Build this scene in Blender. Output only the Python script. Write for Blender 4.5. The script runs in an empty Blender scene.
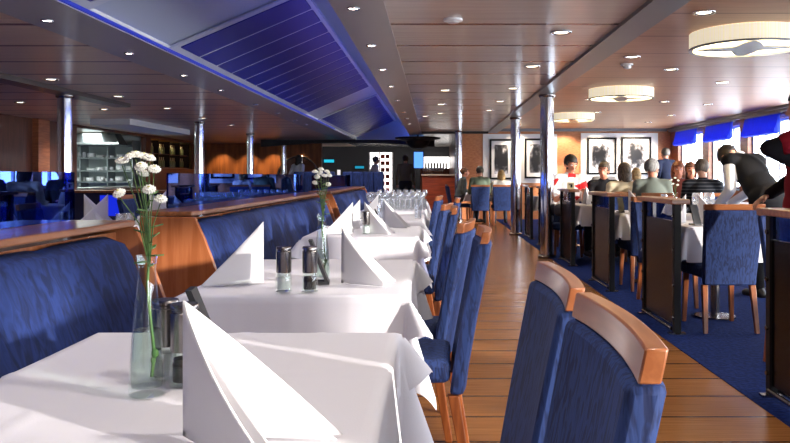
import bpy, bmesh, math, random
from mathutils import Vector, Matrix, Euler
random.seed(7)
PI = math.pi
S = bpy.context.scene
COL = S.collection
F, CX, CY, EYE = 768.0, 434.0, 176.0, 1.13      # focal length in pixels, vanishing point, eye height

def at(px, py, d):
    """the point at depth d that shows at pixel (px,py)"""
    return Vector(((px-CX)*d/F, d, EYE-(py-CY)*d/F))
def ax(px, d): return (px-CX)*d/F

# ------------------------------------------------------------------ materials
MATS = {}
def lin(c):
    def f(v):
        v /= 255.0
        return v/12.92 if v <= .04045 else ((v+.055)/1.055)**2.4
    return (f(c[0]), f(c[1]), f(c[2]), 1)

def mat(name, col, rough=.5, metal=0.0, col2=None, scale=(8, 8, 8), lo=.4, hi=.6, detail=4, bump=0, spec=.5,
        emit=None, estr=0, coat=0, distort=0, sheen=0):
    if name in MATS: return MATS[name]
    m = bpy.data.materials.new(name); m.use_nodes = True
    nt = m.node_tree; b = nt.nodes['Principled BSDF']
    b.inputs['Base Color'].default_value = lin(col)
    b.inputs['Roughness'].default_value = rough
    b.inputs['Metallic'].default_value = metal
    b.inputs['Specular IOR Level'].default_value = spec
    b.inputs['Coat Weight'].default_value = coat
    b.inputs['Coat Roughness'].default_value = .12
    if sheen: b.inputs['Sheen Weight'].default_value = sheen
    if emit:
        b.inputs['Emission Color'].default_value = lin(emit); b.inputs['Emission Strength'].default_value = estr
    if col2 or bump:
        tc = nt.nodes.new('ShaderNodeTexCoord'); mp = nt.nodes.new('ShaderNodeMapping')
        mp.inputs['Scale'].default_value = scale
        nt.links.new(tc.outputs['Object'], mp.inputs['Vector'])
        nz = nt.nodes.new('ShaderNodeTexNoise'); nz.inputs['Scale'].default_value = 1
        nz.inputs['Detail'].default_value = detail; nz.inputs['Distortion'].default_value = distort
        nt.links.new(mp.outputs['Vector'], nz.inputs['Vector'])
        if col2:
            r = nt.nodes.new('ShaderNodeValToRGB')
            r.color_ramp.elements[0].position = lo; r.color_ramp.elements[1].position = hi
            r.color_ramp.elements[0].color = lin(col2); r.color_ramp.elements[1].color = lin(col)
            nt.links.new(nz.outputs['Fac'], r.inputs['Fac'])
            nt.links.new(r.outputs['Color'], b.inputs['Base Color'])
        if bump:
            bp = nt.nodes.new('ShaderNodeBump'); bp.inputs['Strength'].default_value = bump
            bp.inputs['Distance'].default_value = .01
            nt.links.new(nz.outputs['Fac'], bp.inputs['Height'])
            nt.links.new(bp.outputs['Normal'], b.inputs['Normal'])
    MATS[name] = m
    return m

def planks(name, col, col2, groove, pitch, off=0, width=.02, rough=.25, sub=0, subcol=None, spec=.5, axis=1, graincale=(3, 60, 3)):
    """boards lying across the room: grooves at fixed steps of depth"""
    m = bpy.data.materials.new(name); m.use_nodes = True
    nt = m.node_tree; b = nt.nodes['Principled BSDF']; L = nt.links.new
    b.inputs['Roughness'].default_value = rough; b.inputs['Specular IOR Level'].default_value = spec
    tc = nt.nodes.new('ShaderNodeTexCoord'); sp = nt.nodes.new('ShaderNodeSeparateXYZ')
    L(tc.outputs['Object'], sp.inputs[0])
    mp = nt.nodes.new('ShaderNodeMapping'); mp.inputs['Scale'].default_value = graincale
    L(tc.outputs['Object'], mp.inputs[0])
    nz = nt.nodes.new('ShaderNodeTexNoise'); nz.inputs['Scale'].default_value = 1; nz.inputs['Detail'].default_value = 5
    L(mp.outputs[0], nz.inputs['Vector'])
    r = nt.nodes.new('ShaderNodeValToRGB'); r.color_ramp.elements[0].position = .3; r.color_ramp.elements[1].position = .7
    r.color_ramp.elements[0].color = lin(col2); r.color_ramp.elements[1].color = lin(col)
    L(nz.outputs['Fac'], r.inputs[0])
    def stripes(p, o, w):
        a = nt.nodes.new('ShaderNodeMath'); a.operation = 'ADD'; a.inputs[1].default_value = 100*p-o
        L(sp.outputs[axis], a.inputs[0])
        d = nt.nodes.new('ShaderNodeMath'); d.operation = 'MODULO'; d.inputs[1].default_value = p
        L(a.outputs[0], d.inputs[0])
        l = nt.nodes.new('ShaderNodeMath'); l.operation = 'LESS_THAN'; l.inputs[1].default_value = w
        L(d.outputs[0], l.inputs[0])
        return l
    cur = r.outputs[0]
    if sub:
        mx = nt.nodes.new('ShaderNodeMixRGB'); mx.inputs[2].default_value = lin(subcol)
        L(stripes(sub, off, .006).outputs[0], mx.inputs[0]); L(cur, mx.inputs[1]); cur = mx.outputs[0]
    mx = nt.nodes.new('ShaderNodeMixRGB'); mx.inputs[2].default_value = lin(groove)
    L(stripes(pitch, off, width).outputs[0], mx.inputs[0]); L(cur, mx.inputs[1])
    L(mx.outputs[0], b.inputs['Base Color'])
    bp = nt.nodes.new('ShaderNodeBump'); bp.inputs['Strength'].default_value = .04; bp.inputs['Distance'].default_value = .01
    L(nz.outputs['Fac'], bp.inputs['Height']); L(bp.outputs[0], b.inputs['Normal'])
    MATS[name] = m
    return m

def glassy(name, tint=(255, 255, 255), refl=.08, rough=.0, refl_col=(255, 255, 255), power=5):
    """thin glass: a clear pass-through with a mirror coat that grows at grazing angles"""
    m = bpy.data.materials.new(name); m.use_nodes = True
    nt = m.node_tree; nt.nodes.remove(nt.nodes['Principled BSDF']); L = nt.links.new
    out = nt.nodes['Material Output']
    t = nt.nodes.new('ShaderNodeBsdfTransparent'); t.inputs[0].default_value = lin(tint)
    g = nt.nodes.new('ShaderNodeBsdfGlossy'); g.inputs['Roughness'].default_value = rough; g.inputs[0].default_value = lin(refl_col)
    lw = nt.nodes.new('ShaderNodeLayerWeight'); lw.inputs[0].default_value = .5
    pw = nt.nodes.new('ShaderNodeMath'); pw.operation = 'POWER'; pw.inputs[1].default_value = power
    L(lw.outputs['Facing'], pw.inputs[0])
    mr = nt.nodes.new('ShaderNodeMapRange'); mr.inputs[3].default_value = refl; mr.inputs[4].default_value = 1
    L(pw.outputs[0], mr.inputs[0])
    mx = nt.nodes.new('ShaderNodeMixShader')
    L(mr.outputs[0], mx.inputs[0]); L(t.outputs[0], mx.inputs[1]); L(g.outputs[0], mx.inputs[2]); L(mx.outputs[0], out.inputs[0])
    MATS[name] = m
    return m

def fabric(name, col, dark, sc=(26, 26, 5), thr=(.44, .54)):
    return mat(name, col, rough=.75, col2=dark, scale=sc, lo=thr[0], hi=thr[1], detail=2, distort=1.2, bump=.15, spec=.25)

CHAIRFAB = fabric('chair_fabric', (37, 56, 104), (24, 35, 72), (70, 70, 11), (.40, .54))
SOFAFAB = fabric('sofa_fabric', (29, 47, 100), (18, 30, 68), (26, 26, 4), (.38, .6))
BEECH = mat('beech', (158, 98, 60), .3, col2=(138, 80, 46), scale=(4, 40, 40), coat=.3)
CHERRY = mat('cherry', (166, 100, 62), .25, col2=(150, 86, 50), scale=(40, 40, 3), coat=.35)
CAPWOOD = mat('cap_wood', (154, 98, 62), .3, col2=(124, 76, 46), scale=(40, 3, 40), coat=.25)
LEGWOOD = mat('leg_wood', (150, 84, 42), .35, col2=(118, 60, 28), scale=(40, 40, 4))
LINEN = mat('linen', (219, 217, 224), .85, bump=.06, scale=(300, 300, 300), spec=.2)
NAPKIN = mat('napkin_linen', (222, 220, 222), .85, bump=.05, scale=(260, 260, 260), spec=.2)
CHROME = mat('chrome', (205, 208, 216), .12, 1.0)
STEEL = mat('brushed_steel', (138, 133, 131), .25, 1.0)
BLACK = mat('black_metal', (14, 14, 17), .5, spec=.3)
DARKPANEL = mat('smoked_panel', (15, 11, 12), .25, col2=(11, 9, 10), scale=(60, 60, 3), spec=.2)
CLEAR = glassy('clear_glass', (250, 254, 252), .05, power=4)
WINE = glassy('drinking_glass', (248, 250, 252), .14, rough=.08, power=3)
_nt = WINE.node_tree; _old = _nt.nodes['Material Output'].inputs[0].links[0].from_socket
_d = _nt.nodes.new('ShaderNodeBsdfTranslucent'); _d.inputs[0].default_value = (.95, .96, .98, 1)
_m = _nt.nodes.new('ShaderNodeMixShader'); _m.inputs[0].default_value = .13  # translucent white mixed in to stand for bright highlights on the glasses
_nt.links.new(_old, _m.inputs[1]); _nt.links.new(_d.outputs[0], _m.inputs[2]); _nt.links.new(_m.outputs[0], _nt.nodes['Material Output'].inputs[0])
BLUEGLASS = glassy('blue_glass', (40, 78, 196), .3, refl_col=(90, 125, 225), power=3.5)
PANE = glassy('window_glass', (250, 252, 255), .04)
GREEN = mat('leaf_green', (92, 122, 62), .6, col2=(62, 92, 44), scale=(60, 60, 60))
PETAL = mat('petal_white', (240, 238, 226), .8)
YOLK = mat('flower_heart', (206, 200, 120), .8)
WATER = glassy('water', (240, 247, 243), .03)
SALT = mat('salt', (225, 225, 225), .9)
PEPPER = mat('peppercorn', (44, 36, 34), .8, col2=(20, 16, 16), scale=(300, 300, 300))
LAMP = mat('lamp_lens', (255, 250, 235), .4, emit=(255, 240, 214), estr=5)
SPOT = mat('spot_lens', (255, 245, 240), .4, emit=(255, 226, 214), estr=22)
DRUMSHADE = mat('drum_shade', (240, 232, 208), .8, col2=(210, 200, 172), scale=(90, 90, 0), emit=(255, 244, 214), estr=.5)
DRUMLENS = mat('drum_diffuser', (255, 248, 228), .6, emit=(255, 238, 200), estr=2.2)
GREYMETAL = mat('grey_metal', (120, 122, 126), .35, .6)
CEILBAND = mat('ceiling_grey', (172, 166, 162), .35, .1)
COFFER = mat('coffer_grey', (176, 186, 200), .45)
LOUVREBLUE = mat('louvre_blue', (6, 22, 140), .45)
LED = mat('blue_led', (14, 24, 120), .5, emit=(28, 60, 255), estr=.2)
WHITEPAINT = mat('white_board', (240, 240, 240), .5)
BLINDBLUE = mat('blind_blue', (44, 84, 220), .7, col2=(38, 74, 205), scale=(4, 40, 4))
FRAMEWHITE = mat('window_white', (150, 158, 172), .4)
_nt = BLINDBLUE.node_tree; _tr = _nt.nodes.new('ShaderNodeBsdfTranslucent'); _tr.inputs[0].default_value = lin((40, 90, 235))
_mx = _nt.nodes.new('ShaderNodeMixShader'); _mx.inputs[0].default_value = .3
_nt.links.new(_nt.nodes['Principled BSDF'].outputs[0], _mx.inputs[1]); _nt.links.new(_tr.outputs[0], _mx.inputs[2]); _nt.links.new(_mx.outputs[0], _nt.nodes['Material Output'].inputs[0])
SKIN = mat('skin', (214, 160, 132), .55)
SKIN2 = mat('skin_ruddy', (206, 136, 108), .55)
CARDBLACK = mat('card_black', (22, 22, 26), .5)

# ------------------------------------------------------------------ mesh helpers
def box(bm, x0, x1, y0, y1, z0, z1):
    v = [bm.verts.new((x, y, z)) for x in (x0, x1) for y in (y0, y1) for z in (z0, z1)]
    for f in ((0, 1, 3, 2), (4, 6, 7, 5), (0, 4, 5, 1), (2, 3, 7, 6), (0, 2, 6, 4), (1, 5, 7, 3)):
        bm.faces.new([v[i] for i in f])
def bx(*a):
    bm = bmesh.new(); box(bm, *a); return bm
def hexa(bm, pts):
    v = [bm.verts.new(p) for p in pts]      # 0-3 one end, 4-7 the other end
    for f in ((0, 1, 2, 3), (7, 6, 5, 4), (0, 4, 5, 1), (1, 5, 6, 2), (2, 6, 7, 3), (3, 7, 4, 0)):
        bm.faces.new([v[i] for i in f])
def tube(bm, p, q, r0, r1=None, n=12, caps=True):
    r1 = r0 if r1 is None else r1
    p, q = Vector(p), Vector(q); d = (q-p)
    if d.length < 1e-6: return
    a = d.orthogonal().normalized(); b = d.normalized().cross(a)
    r = []
    for c, rr in ((p, r0), (q, r1)):
        r.append([bm.verts.new(c+(a*math.cos(2*PI*i/n)+b*math.sin(2*PI*i/n))*rr) for i in range(n)])
    for i in range(n):
        bm.faces.new((r[0][i], r[0][(i+1) % n], r[1][(i+1) % n], r[1][i]))
    if caps:
        bm.faces.new(r[0][::-1]); bm.faces.new(r[1])
def path(bm, pts, radii, n=8):
    pts = [Vector(p) for p in pts]; rings = []
    for i, p in enumerate(pts):
        d = (pts[min(i+1, len(pts)-1)]-pts[max(i-1, 0)]).normalized()
        a = d.cross(Vector((.31, .95, .07))).normalized(); b = d.cross(a)
        rr = radii[i] if isinstance(radii, (list, tuple)) else radii
        rings.append([bm.verts.new(p+(a*math.cos(2*PI*k/n)+b*math.sin(2*PI*k/n))*rr) for k in range(n)])
    for A, B in zip(rings, rings[1:]):
        for k in range(n): bm.faces.new((A[k], A[(k+1) % n], B[(k+1) % n], B[k]))
    bm.faces.new(rings[0][::-1]); bm.faces.new(rings[-1])
def lathe(bm, prof, n=20, c=(0, 0, 0), close=True):
    rings = []
    for r, z in prof:
        rings.append([bm.verts.new((c[0]+r*math.cos(2*PI*i/n), c[1]+r*math.sin(2*PI*i/n), c[2]+z)) for i in range(n)])
    for A, B in zip(rings, rings[1:]):
        for i in range(n): bm.faces.new((A[i], A[(i+1) % n], B[(i+1) % n], B[i]))
    if close:
        bm.faces.new(rings[0][::-1]); bm.faces.new(rings[-1])
def ell(bm, c, r, rot=None, sub=2):
    res = bmesh.ops.create_icosphere(bm, subdivisions=sub, radius=1)
    m = Matrix.Translation(Vector(c)) @ (rot.to_4x4() if rot is not None else Matrix()) @ Matrix.Diagonal((r[0], r[1], r[2], 1))
    bmesh.ops.transform(bm, matrix=m, verts=res['verts'])
def cap(bm, p, q, r0, r1=None, sub=2):
    """tapered limb with round ends"""
    r1 = r0 if r1 is None else r1
    tube(bm, p, q, r0, r1, 14); ell(bm, p, (r0,)*3, sub=sub); ell(bm, q, (r1,)*3, sub=sub)

def obj(name, bm, m, parent=None, smooth=False, bevel=0, loc=None, rotz=None):
    bmesh.ops.recalc_face_normals(bm, faces=bm.faces[:])
    me = bpy.data.meshes.new(name); bm.to_mesh(me); bm.free()
    o = bpy.data.objects.new(name, me); COL.objects.link(o)
    for x in (m if isinstance(m, (list, tuple)) else (m,)): me.materials.append(x)
    if smooth:
        for p in me.polygons: p.use_smooth = True
        if smooth is not True:
            me.set_sharp_from_angle(angle=math.radians(smooth))
    if parent: o.parent = parent
    if loc is not None: o.location = loc
    if rotz is not None: o.rotation_euler.z = rotz
    if bevel:
        md = o.modifiers.new('bevel', 'BEVEL'); md.width = bevel; md.segments = 2; md.limit_method = 'ANGLE'
    return o
def tag(o, label, cat, group=None, kind=None):
    o['label'] = label; o['category'] = cat
    if group: o['group'] = group
    if kind: o['kind'] = kind
    return o
def thing(name, label, cat, loc=(0, 0, 0), rotz=0, group=None):
    o = bpy.data.objects.new(name, None); COL.objects.link(o); o.empty_display_size = .1
    o.location = loc; o.rotation_euler = (0, 0, rotz)
    return tag(o, label, cat, group)
def struct(name, bm, m, label=None, cat=None, **k):
    o = obj(name, bm, m, **k); o['kind'] = 'structure'
    o['label'] = label or name.replace('_', ' '); o['category'] = cat or name.split('_')[0]
    return o
def dup(root, loc, rotz=None, label=None, group=None, scale=None):
    r = root.copy(); COL.objects.link(r); r.location = loc
    if rotz is not None: r.rotation_euler = (0, 0, rotz)
    if label: r['label'] = label
    if group: r['group'] = group
    if scale: r.scale = (scale,)*3
    for ch in KIDS.get(root.name, list(root.children)):
        c = ch.copy(); COL.objects.link(c); c.parent = r
        for g in list(ch.children):
            d = g.copy(); COL.objects.link(d); d.parent = c
    return r
KIDS = {}

# ------------------------------------------------------------------ the room
CEIL, CEILR, WALLX, FARY = 2.28, 2.36, 6.2, 20.0
Y0, Y1, XL = -5.0, 30.0, -8.0
FLOORWOOD = planks('floor_boards', (172, 114, 60), (146, 92, 44), (50, 28, 16), .34, off=.195, width=.016, rough=.24, spec=.5)
CARPET = mat('carpet_blue', (26, 46, 106), .95, col2=(18, 33, 84), scale=(40, 40, 40), bump=.5, spec=.1)
CEILMAIN = planks('ceiling_boards', (214, 208, 200), (200, 193, 185), (104, 44, 26), .95, off=5.79, width=.06, rough=.2, sub=.19, subcol=(180, 172, 164), graincale=(2, 30, 2))
CEILWARM = planks('ceiling_boards_warm', (190, 144, 112), (172, 126, 96), (116, 70, 48), .95, off=5.79, width=.03, rough=.38, spec=.3, sub=.19, subcol=(158, 116, 90), graincale=(2, 30, 2))
CEILLEFT = planks('ceiling_boards_left', (226, 196, 166), (208, 176, 146), (104, 34, 16), .95, off=5.79, width=.075, rough=.3, sub=.19, subcol=(194, 162, 134), graincale=(2, 30, 2))
WALLWOOD = mat('wall_wood', (168, 100, 62), .35, col2=(142, 80, 48), scale=(3, 3, 30), coat=.2)
WALLDARK = mat('wall_dark_wood', (100, 56, 40), .35, col2=(78, 42, 30), scale=(20, 20, 2), coat=.2)
BRICK = mat('wall_tile_orange', (206, 138, 92), .45, col2=(184, 116, 74), scale=(12, 12, 40), detail=1, lo=.3, hi=.7)
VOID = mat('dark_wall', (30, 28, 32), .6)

struct('floor', bx(-1.5, 1.6, Y0, 20.0, -.1, 0), FLOORWOOD, 'honey brown boarded aisle floor', 'floor')
struct('floor_right', bx(1.6, WALLX, Y0, FARY, -.1, .004), CARPET, 'blue carpet of the window side dining area', 'carpet')
struct('floor_left', bx(-10.6, -1.5, Y0, Y1, -.1, .004), CARPET, 'dark blue carpet left of the banquettes', 'carpet')
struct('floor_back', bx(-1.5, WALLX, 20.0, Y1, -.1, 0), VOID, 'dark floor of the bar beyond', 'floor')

XB0, XB1 = -.33, -.69        # right band of the coffer
XA0, XA1 = -3.03, -2.45      # left band
struct('ceiling', bx(XB0, 1.5, Y0, Y1, CEIL, CEIL+.1), CEILMAIN, 'grey brown boarded ceiling above the aisle', 'ceiling')
struct('ceiling_left', bx(-10.6, XA0, Y0, Y1, CEIL, CEIL+.1), CEILLEFT, 'dark boarded ceiling on the left', 'ceiling')
struct('ceiling_right', bx(1.5, WALLX+.3, Y0, Y1, CEILR, CEILR+.1), CEILWARM, 'warm brown boarded ceiling of the window side', 'ceiling')
bm = bmesh.new(); box(bm, XB1, XB0, Y0, 24.4, CEIL-.005, CEIL+.02); box(bm, XB0-.06, XB0, Y0, 24.4, CEIL+.02, CEIL+.3)
struct('trim_1', bm, CEILBAND, 'grey ceiling band right of the blue panels', 'ceiling band')
bm = bmesh.new(); box(bm, XA0, XA1-.02, Y0, 24.4, CEIL-.005, CEIL+.12)
struct('trim_2', bm, CEILBAND, 'grey ceiling band left of the blue panels', 'ceiling band')
# sloping coffer: left plane rises to a ridge, the right plane falls back to the band
XR, ZR = -1.2, 2.875
ZL = CEIL+.06
bm = bmesh.new()
hexa(bm, [(XA1, Y0, ZL), (XR, Y0, ZR), (XR, Y0, ZR+.06), (XA1, Y0, ZL+.06), (XA1, 24.3, ZL), (XR, 24.3, ZR), (XR, 24.3, ZR+.06), (XA1, 24.3, ZL+.06)])
hexa(bm, [(XR, Y0, ZR), (XB1+.2, Y0, CEIL+.16), (XB1+.3, Y0, CEIL+.2), (XR, Y0, ZR+.06), (XR, 24.3, ZR), (XB1+.2, 24.3, CEIL+.16), (XB1+.3, 24.3, CEIL+.2), (XR, 24.3, ZR+.06)])
box(bm, XA1-.05, XB1+.06, 24.3, 26.1, CEIL, ZR+.1)
struct('ceiling_coffer', bm, COFFER, 'sloping grey coffer around the blue panels', 'ceiling')
struct('ceiling_back', bx(XA0, XB0, 24.4, Y1, CEIL, CEIL+.1), mat('bar_ceiling', (190, 186, 180), .25, .5), 'dark ceiling over the bar', 'ceiling')
# rails along the columns
struct('trim_3', bx(1.40, 1.64, Y0, FARY, CEIL-.03, CEILR), GREYMETAL, 'grey ceiling rail above the right columns', 'rail')
struct('trim_4', bx(-5.08, -4.82, Y0, 12.2, CEIL-.06, CEIL), mat('rail_dark', (92, 88, 90), .3, .5), 'dark ceiling rail above the left columns', 'rail')
struct('trim_5', bx(-6.9, -6.1, 15.4, 19.2, CEIL-.12, CEIL), mat('soffit_pale', (206, 208, 212), .5), 'grey soffit edge before the servery', 'soffit')
bm = bmesh.new(); box(bm, WALLX-.1, WALLX, Y0, FARY, CEILR-.09, CEILR); box(bm, WALLX-.16, WALLX-.1, Y0, FARY, CEILR-.045, CEILR)
struct('trim_6', bm, GREYMETAL, 'grey cornice above the windows', 'cornice')
struct('trim_7', bx(.6, WALLX-.16, FARY-.1, FARY, CEILR-.07, CEILR), GREYMETAL, 'grey cornice on the picture wall', 'cornice')
bm = bmesh.new()                                  # dark beam across the far end of the hall
box(bm, -.33, 1.40, 19.8, 20.1, CEIL-.05, CEIL)
for i in range(24):
    xa, xb = -5.5+i*.23, -5.5+(i+1)*.23; za, zb = [CEIL-.02-.13*(1-math.sin(PI*(i+k)/24)) for k in (0, 1)]
    hexa(bm, [(xa, 24.4, za-.07), (xa, 24.6, za-.07), (xa, 24.6, CEIL-.001), (xa, 24.4, CEIL-.001), (xb, 24.4, zb-.07), (xb, 24.6, zb-.07), (xb, 24.6, CEIL-.001), (xb, 24.4, CEIL-.001)])
bmesh.ops.remove_doubles(bm, verts=bm.verts[:], dist=.0001)
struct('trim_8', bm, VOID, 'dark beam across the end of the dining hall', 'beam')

# blue louvre panels in the coffer, one frame and its slats each
def coffer_pt(t, off=0): return (XA1+(XR-XA1)*t, ZL+(ZR-ZL)*t-off)
def blue_panel(y0, y1, label):
    t = thing('blue_ceiling_panel', label, 'ceiling panel', (-1.8, (y0+y1)/2, 2.6), 0, 'blue ceiling panels')
    c = Vector(t.location)
    bm = bmesh.new(); n = int(round((y1-y0)/.62)); w = (y1-y0)/n
    (xa, za), (xb, zb) = coffer_pt(.055, .012), coffer_pt(.965, .012)
    for i in range(n):
        a, b = y0+i*w+.03, y0+(i+1)*w-.03
        tl = .05                                  # every slat is tilted a little
        hexa(bm, [Vector(p)-c for p in ((xa, a, za-.02), (xb, a, zb-.02), (xb, a, zb), (xa, a, za), (xa, b, za-.02-tl*0), (xb, b, zb-.02), (xb, b, zb), (xa, b, za))])
    obj('slat_panel', bm, LOUVREBLUE, t)
    bm = bmesh.new()
    for (s0, s1) in ((.0, .05), (.97, 1.0)):
        (p, q), (r, s) = coffer_pt(s0, .03), coffer_pt(s1, .03)
        hexa(bm, [Vector(k)-c for k in ((p, y0-.1, q), (r, y0-.1, s), (r, y0-.1, s+.02), (p, y0-.1, q+.02), (p, y1+.1, q), (r, y1+.1, s), (r, y1+.1, s+.02), (p, y1+.1, q+.02))])
    for (a, b) in [(y0-.1, y0), (y1, y1+.1)]:
        (p, q), (r, s) = coffer_pt(.05, .03), coffer_pt(.97, .03)
        hexa(bm, [Vector(k)-c for k in ((p, a, q), (r, a, s), (r, a, s+.02), (p, a, q+.02), (p, b, q), (r, b, s), (r, b, s+.02), (p, b, q+.02))])
    obj('frame', bm, mat('louvre_frame', (190, 194, 204), .4), t)
    bm = bmesh.new()
    for i in range(1, n):
        y = y0+i*w; (p, q), (r, s) = coffer_pt(.05, .026), coffer_pt(.97, .026)
        hexa(bm, [Vector(k)-c for k in ((p, y-.064, q), (r, y-.064, s), (r, y-.064, s+.01), (p, y-.064, q+.01), (p, y+.064, q), (r, y+.064, s), (r, y+.064, s+.01), (p, y+.064, q+.01))])
    obj('crossbars', bm, mat('louvre_bar', (196, 200, 214), .4), t)
    return t
blue_panel(-2.0, 5.35, 'blue louvred ceiling panel of which only a corner shows at the top edge')
blue_panel(7.2, 14.6, 'large blue louvred ceiling panel filling most of the coffer')
blue_panel(16.3, 23.7, 'smaller looking blue louvred ceiling panel at the far end of the coffer')
tag(obj('light_strip', bx(XA1-.022, XA1+.0, Y0, 19, CEIL+.004, CEIL+.03), LED), 'blue glowing light strip along the left edge of the ceiling coffer', 'light strip')
tag(obj('light_strip', bx(XB1+.02, XB1+.10, Y0, 24.2, CEIL+.024, CEIL+.034), mat('blue_led_cove', (40, 60, 255), .5, emit=(95, 125, 255), estr=10)), 'blue cove light strip hidden above the right ceiling band', 'light strip')

# ---- right wall with windows
SILL, HEAD = .86, 2.17
wins = []
y = 19.4
while y > -4.2:
    wins.append((y-1.75, y)); y -= 2.15
bm = bmesh.new()
box(bm, WALLX, WALLX+.2, Y0, FARY, 0, SILL); box(bm, WALLX, WALLX+.2, Y0, FARY, HEAD, CEILR+.1)
edges = [Y0]+[e for w in reversed(wins) for e in w]+[FARY]
for i in range(0, len(edges), 2): box(bm, WALLX-.03, WALLX+.2, edges[i], edges[i+1], 0, CEILR)
struct('wall_right', bm, WALLWOOD, 'wood clad window wall on the right', 'wall')
for i, (a, b) in enumerate(wins):
    bm = bmesh.new()
    fr = .05; X0, X1 = WALLX+.06, WALLX+.14
    box(bm, X0, X1, a, a+fr, SILL, HEAD); box(bm, X0, X1, b-fr, b, SILL, HEAD)
    box(bm, X0, X1, a+fr, b-fr, SILL, SILL+fr); box(bm, X0, X1, a+fr, b-fr, HEAD-fr, HEAD)
    for k in (1, 2): 
        ym = a+(b-a)*k/3; box(bm, X0+.01, X1-.01, ym-.03, ym+.03, SILL+fr, HEAD-fr)
    w = struct('window_%d' % (i+1), bm, FRAMEWHITE, 'white framed window, number %d counted from the far corner' % (i+1), 'window')
    g = obj('pane', bx(X0+.035, X0+.045, a+fr, b-fr, SILL+fr, HEAD-fr), PANE, w)
    g = obj('window_sill', bx(WALLX-.08, WALLX+.06, a, b, SILL-.03, SILL), FRAMEWHITE, w)
names = ['far corner window', 'middle one of the three windows in view', 'nearest window in view']
for i in range(3):
    a, b = wins[i]
    t = thing('roman_blind', 'bright blue folded fabric blind on the '+names[i], 'blind', (WALLX-.07, (a+b)/2, 1.9), 0, 'blue window blinds')
    bm = bmesh.new(); n = 5; W = (b-a)/2-.06; rows = []
    prof = [(.0, .345), (-.05, .33), (-.075, .2), (-.09, .12), (-.13, .06), (-.12, .0), (-.05, -.02), (-.02, .03), (-.02, .3)]
    for yy in (-W+.16, W):
        rows.append([bm.verts.new((p[0], yy, p[1])) for p in prof])
    k = len(prof)
    for j in range(k): bm.faces.new((rows[0][j], rows[0][(j+1) % k], rows[1][(j+1) % k], rows[1][j]))
    bm.faces.new(rows[0]); bm.faces.new(rows[1][::-1])
    obj('folded_fabric', bm, BLINDBLUE, t, smooth=35)
    obj('head_rail', bx(-.03, .03, -W+.14, W+.02, .345, .375), FRAMEWHITE, t)

# ---- other walls
struct('wall_far', bx(.6, WALLX+.2, FARY, FARY+.15, 0, CEILR+.1), BRICK, 'orange brown picture wall at the end of the room', 'wall')
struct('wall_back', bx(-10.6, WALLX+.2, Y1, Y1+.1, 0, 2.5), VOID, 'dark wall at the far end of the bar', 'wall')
struct('wall_divider', bx(.6, .7, FARY+.15, Y1, 0, 2.4), WALLDARK, 'dark wood wall beside the bar', 'wall')
bm = bmesh.new()                 # left wall with the servery and display openings
for (a, b, z0, z1) in ((3, 17.2, 0, 2.4), (17.2, 21.3, 0, .8), (17.2, 21.3, 2.22, 2.4), (21.3, 21.7, 0, 2.4), (21.7, 25.6, 0, 1.36), (21.7, 25.6, 2.2, 2.4), (25.6, 27, 0, 2.4)):
    box(bm, XL-.12, XL, a, b, z0, z1)
struct('wall_left', bm, WALLDARK, 'dark wood wall on the left with lit openings', 'wall')
struct('wall_left_near', bx(XL-.12, XL, Y0, 3, 0, 2.4), WALLDARK, 'dark wood wall on the left near the camera', 'wall')
struct('wall_back_left', bx(-8.1, -3.95, 27, 27.15, 0, 2.4), mat('wall_amber_wood', (150, 88, 44), .4, col2=(118, 66, 32), scale=(8, 8, 1)), 'amber wood wall behind the left columns', 'wall')
bm = bmesh.new(); box(bm, -10.6, -10.5, 16.5, 26.5, 0, 2.4); box(bm, -10.6, XL-.12, 16.4, 16.5, 0, 2.4); box(bm, -10.6, XL-.12, 26.5, 26.6, 0, 2.4); box(bm, -10.5, XL-.12, 21.45, 21.55, 0, 2.4)
struct('wall_servery', bm, mat('kitchen_wall', (196, 206, 204), .4), 'pale kitchen walls seen through the servery opening', 'wall')
bm = bmesh.new()                                   # unseen rear wall behind the camera, opening added for daylight on the tables
rear = [(3.2, 5.3)]
box(bm, -10.6, WALLX+.2, Y0-.2, Y0, 0, .7); box(bm, -10.6, WALLX+.2, Y0-.2, Y0, 2.2, 2.95)
xs = [-10.6]+[v for w in rear for v in w]+[WALLX+.2]
for i in range(0, len(xs), 2): box(bm, xs[i], xs[i+1], Y0-.2, Y0, .7, 2.2)
struct('wall_rear', bm, WALLWOOD, 'wall behind the camera', 'wall')

# ------------------------------------------------------------------ light
w = bpy.data.worlds.new('daylight'); S.world = w; w.use_nodes = True
nt = w.node_tree; bg = nt.nodes['Background']
tc = nt.nodes.new('ShaderNodeTexCoord'); sp = nt.nodes.new('ShaderNodeSeparateXYZ'); rp = nt.nodes.new('ShaderNodeValToRGB')
nt.links.new(tc.outputs['Generated'], sp.inputs[0]); nt.links.new(sp.outputs[2], rp.inputs[0])
rp.color_ramp.elements[0].position = 0; rp.color_ramp.elements[0].color = (.9, .95, 1, 1)
rp.color_ramp.elements[1].position = .25; rp.color_ramp.elements[1].color = (.86, .93, 1, 1)
nt.links.new(rp.outputs[0], bg.inputs[0]); bg.inputs[1].default_value = 13.0

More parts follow.
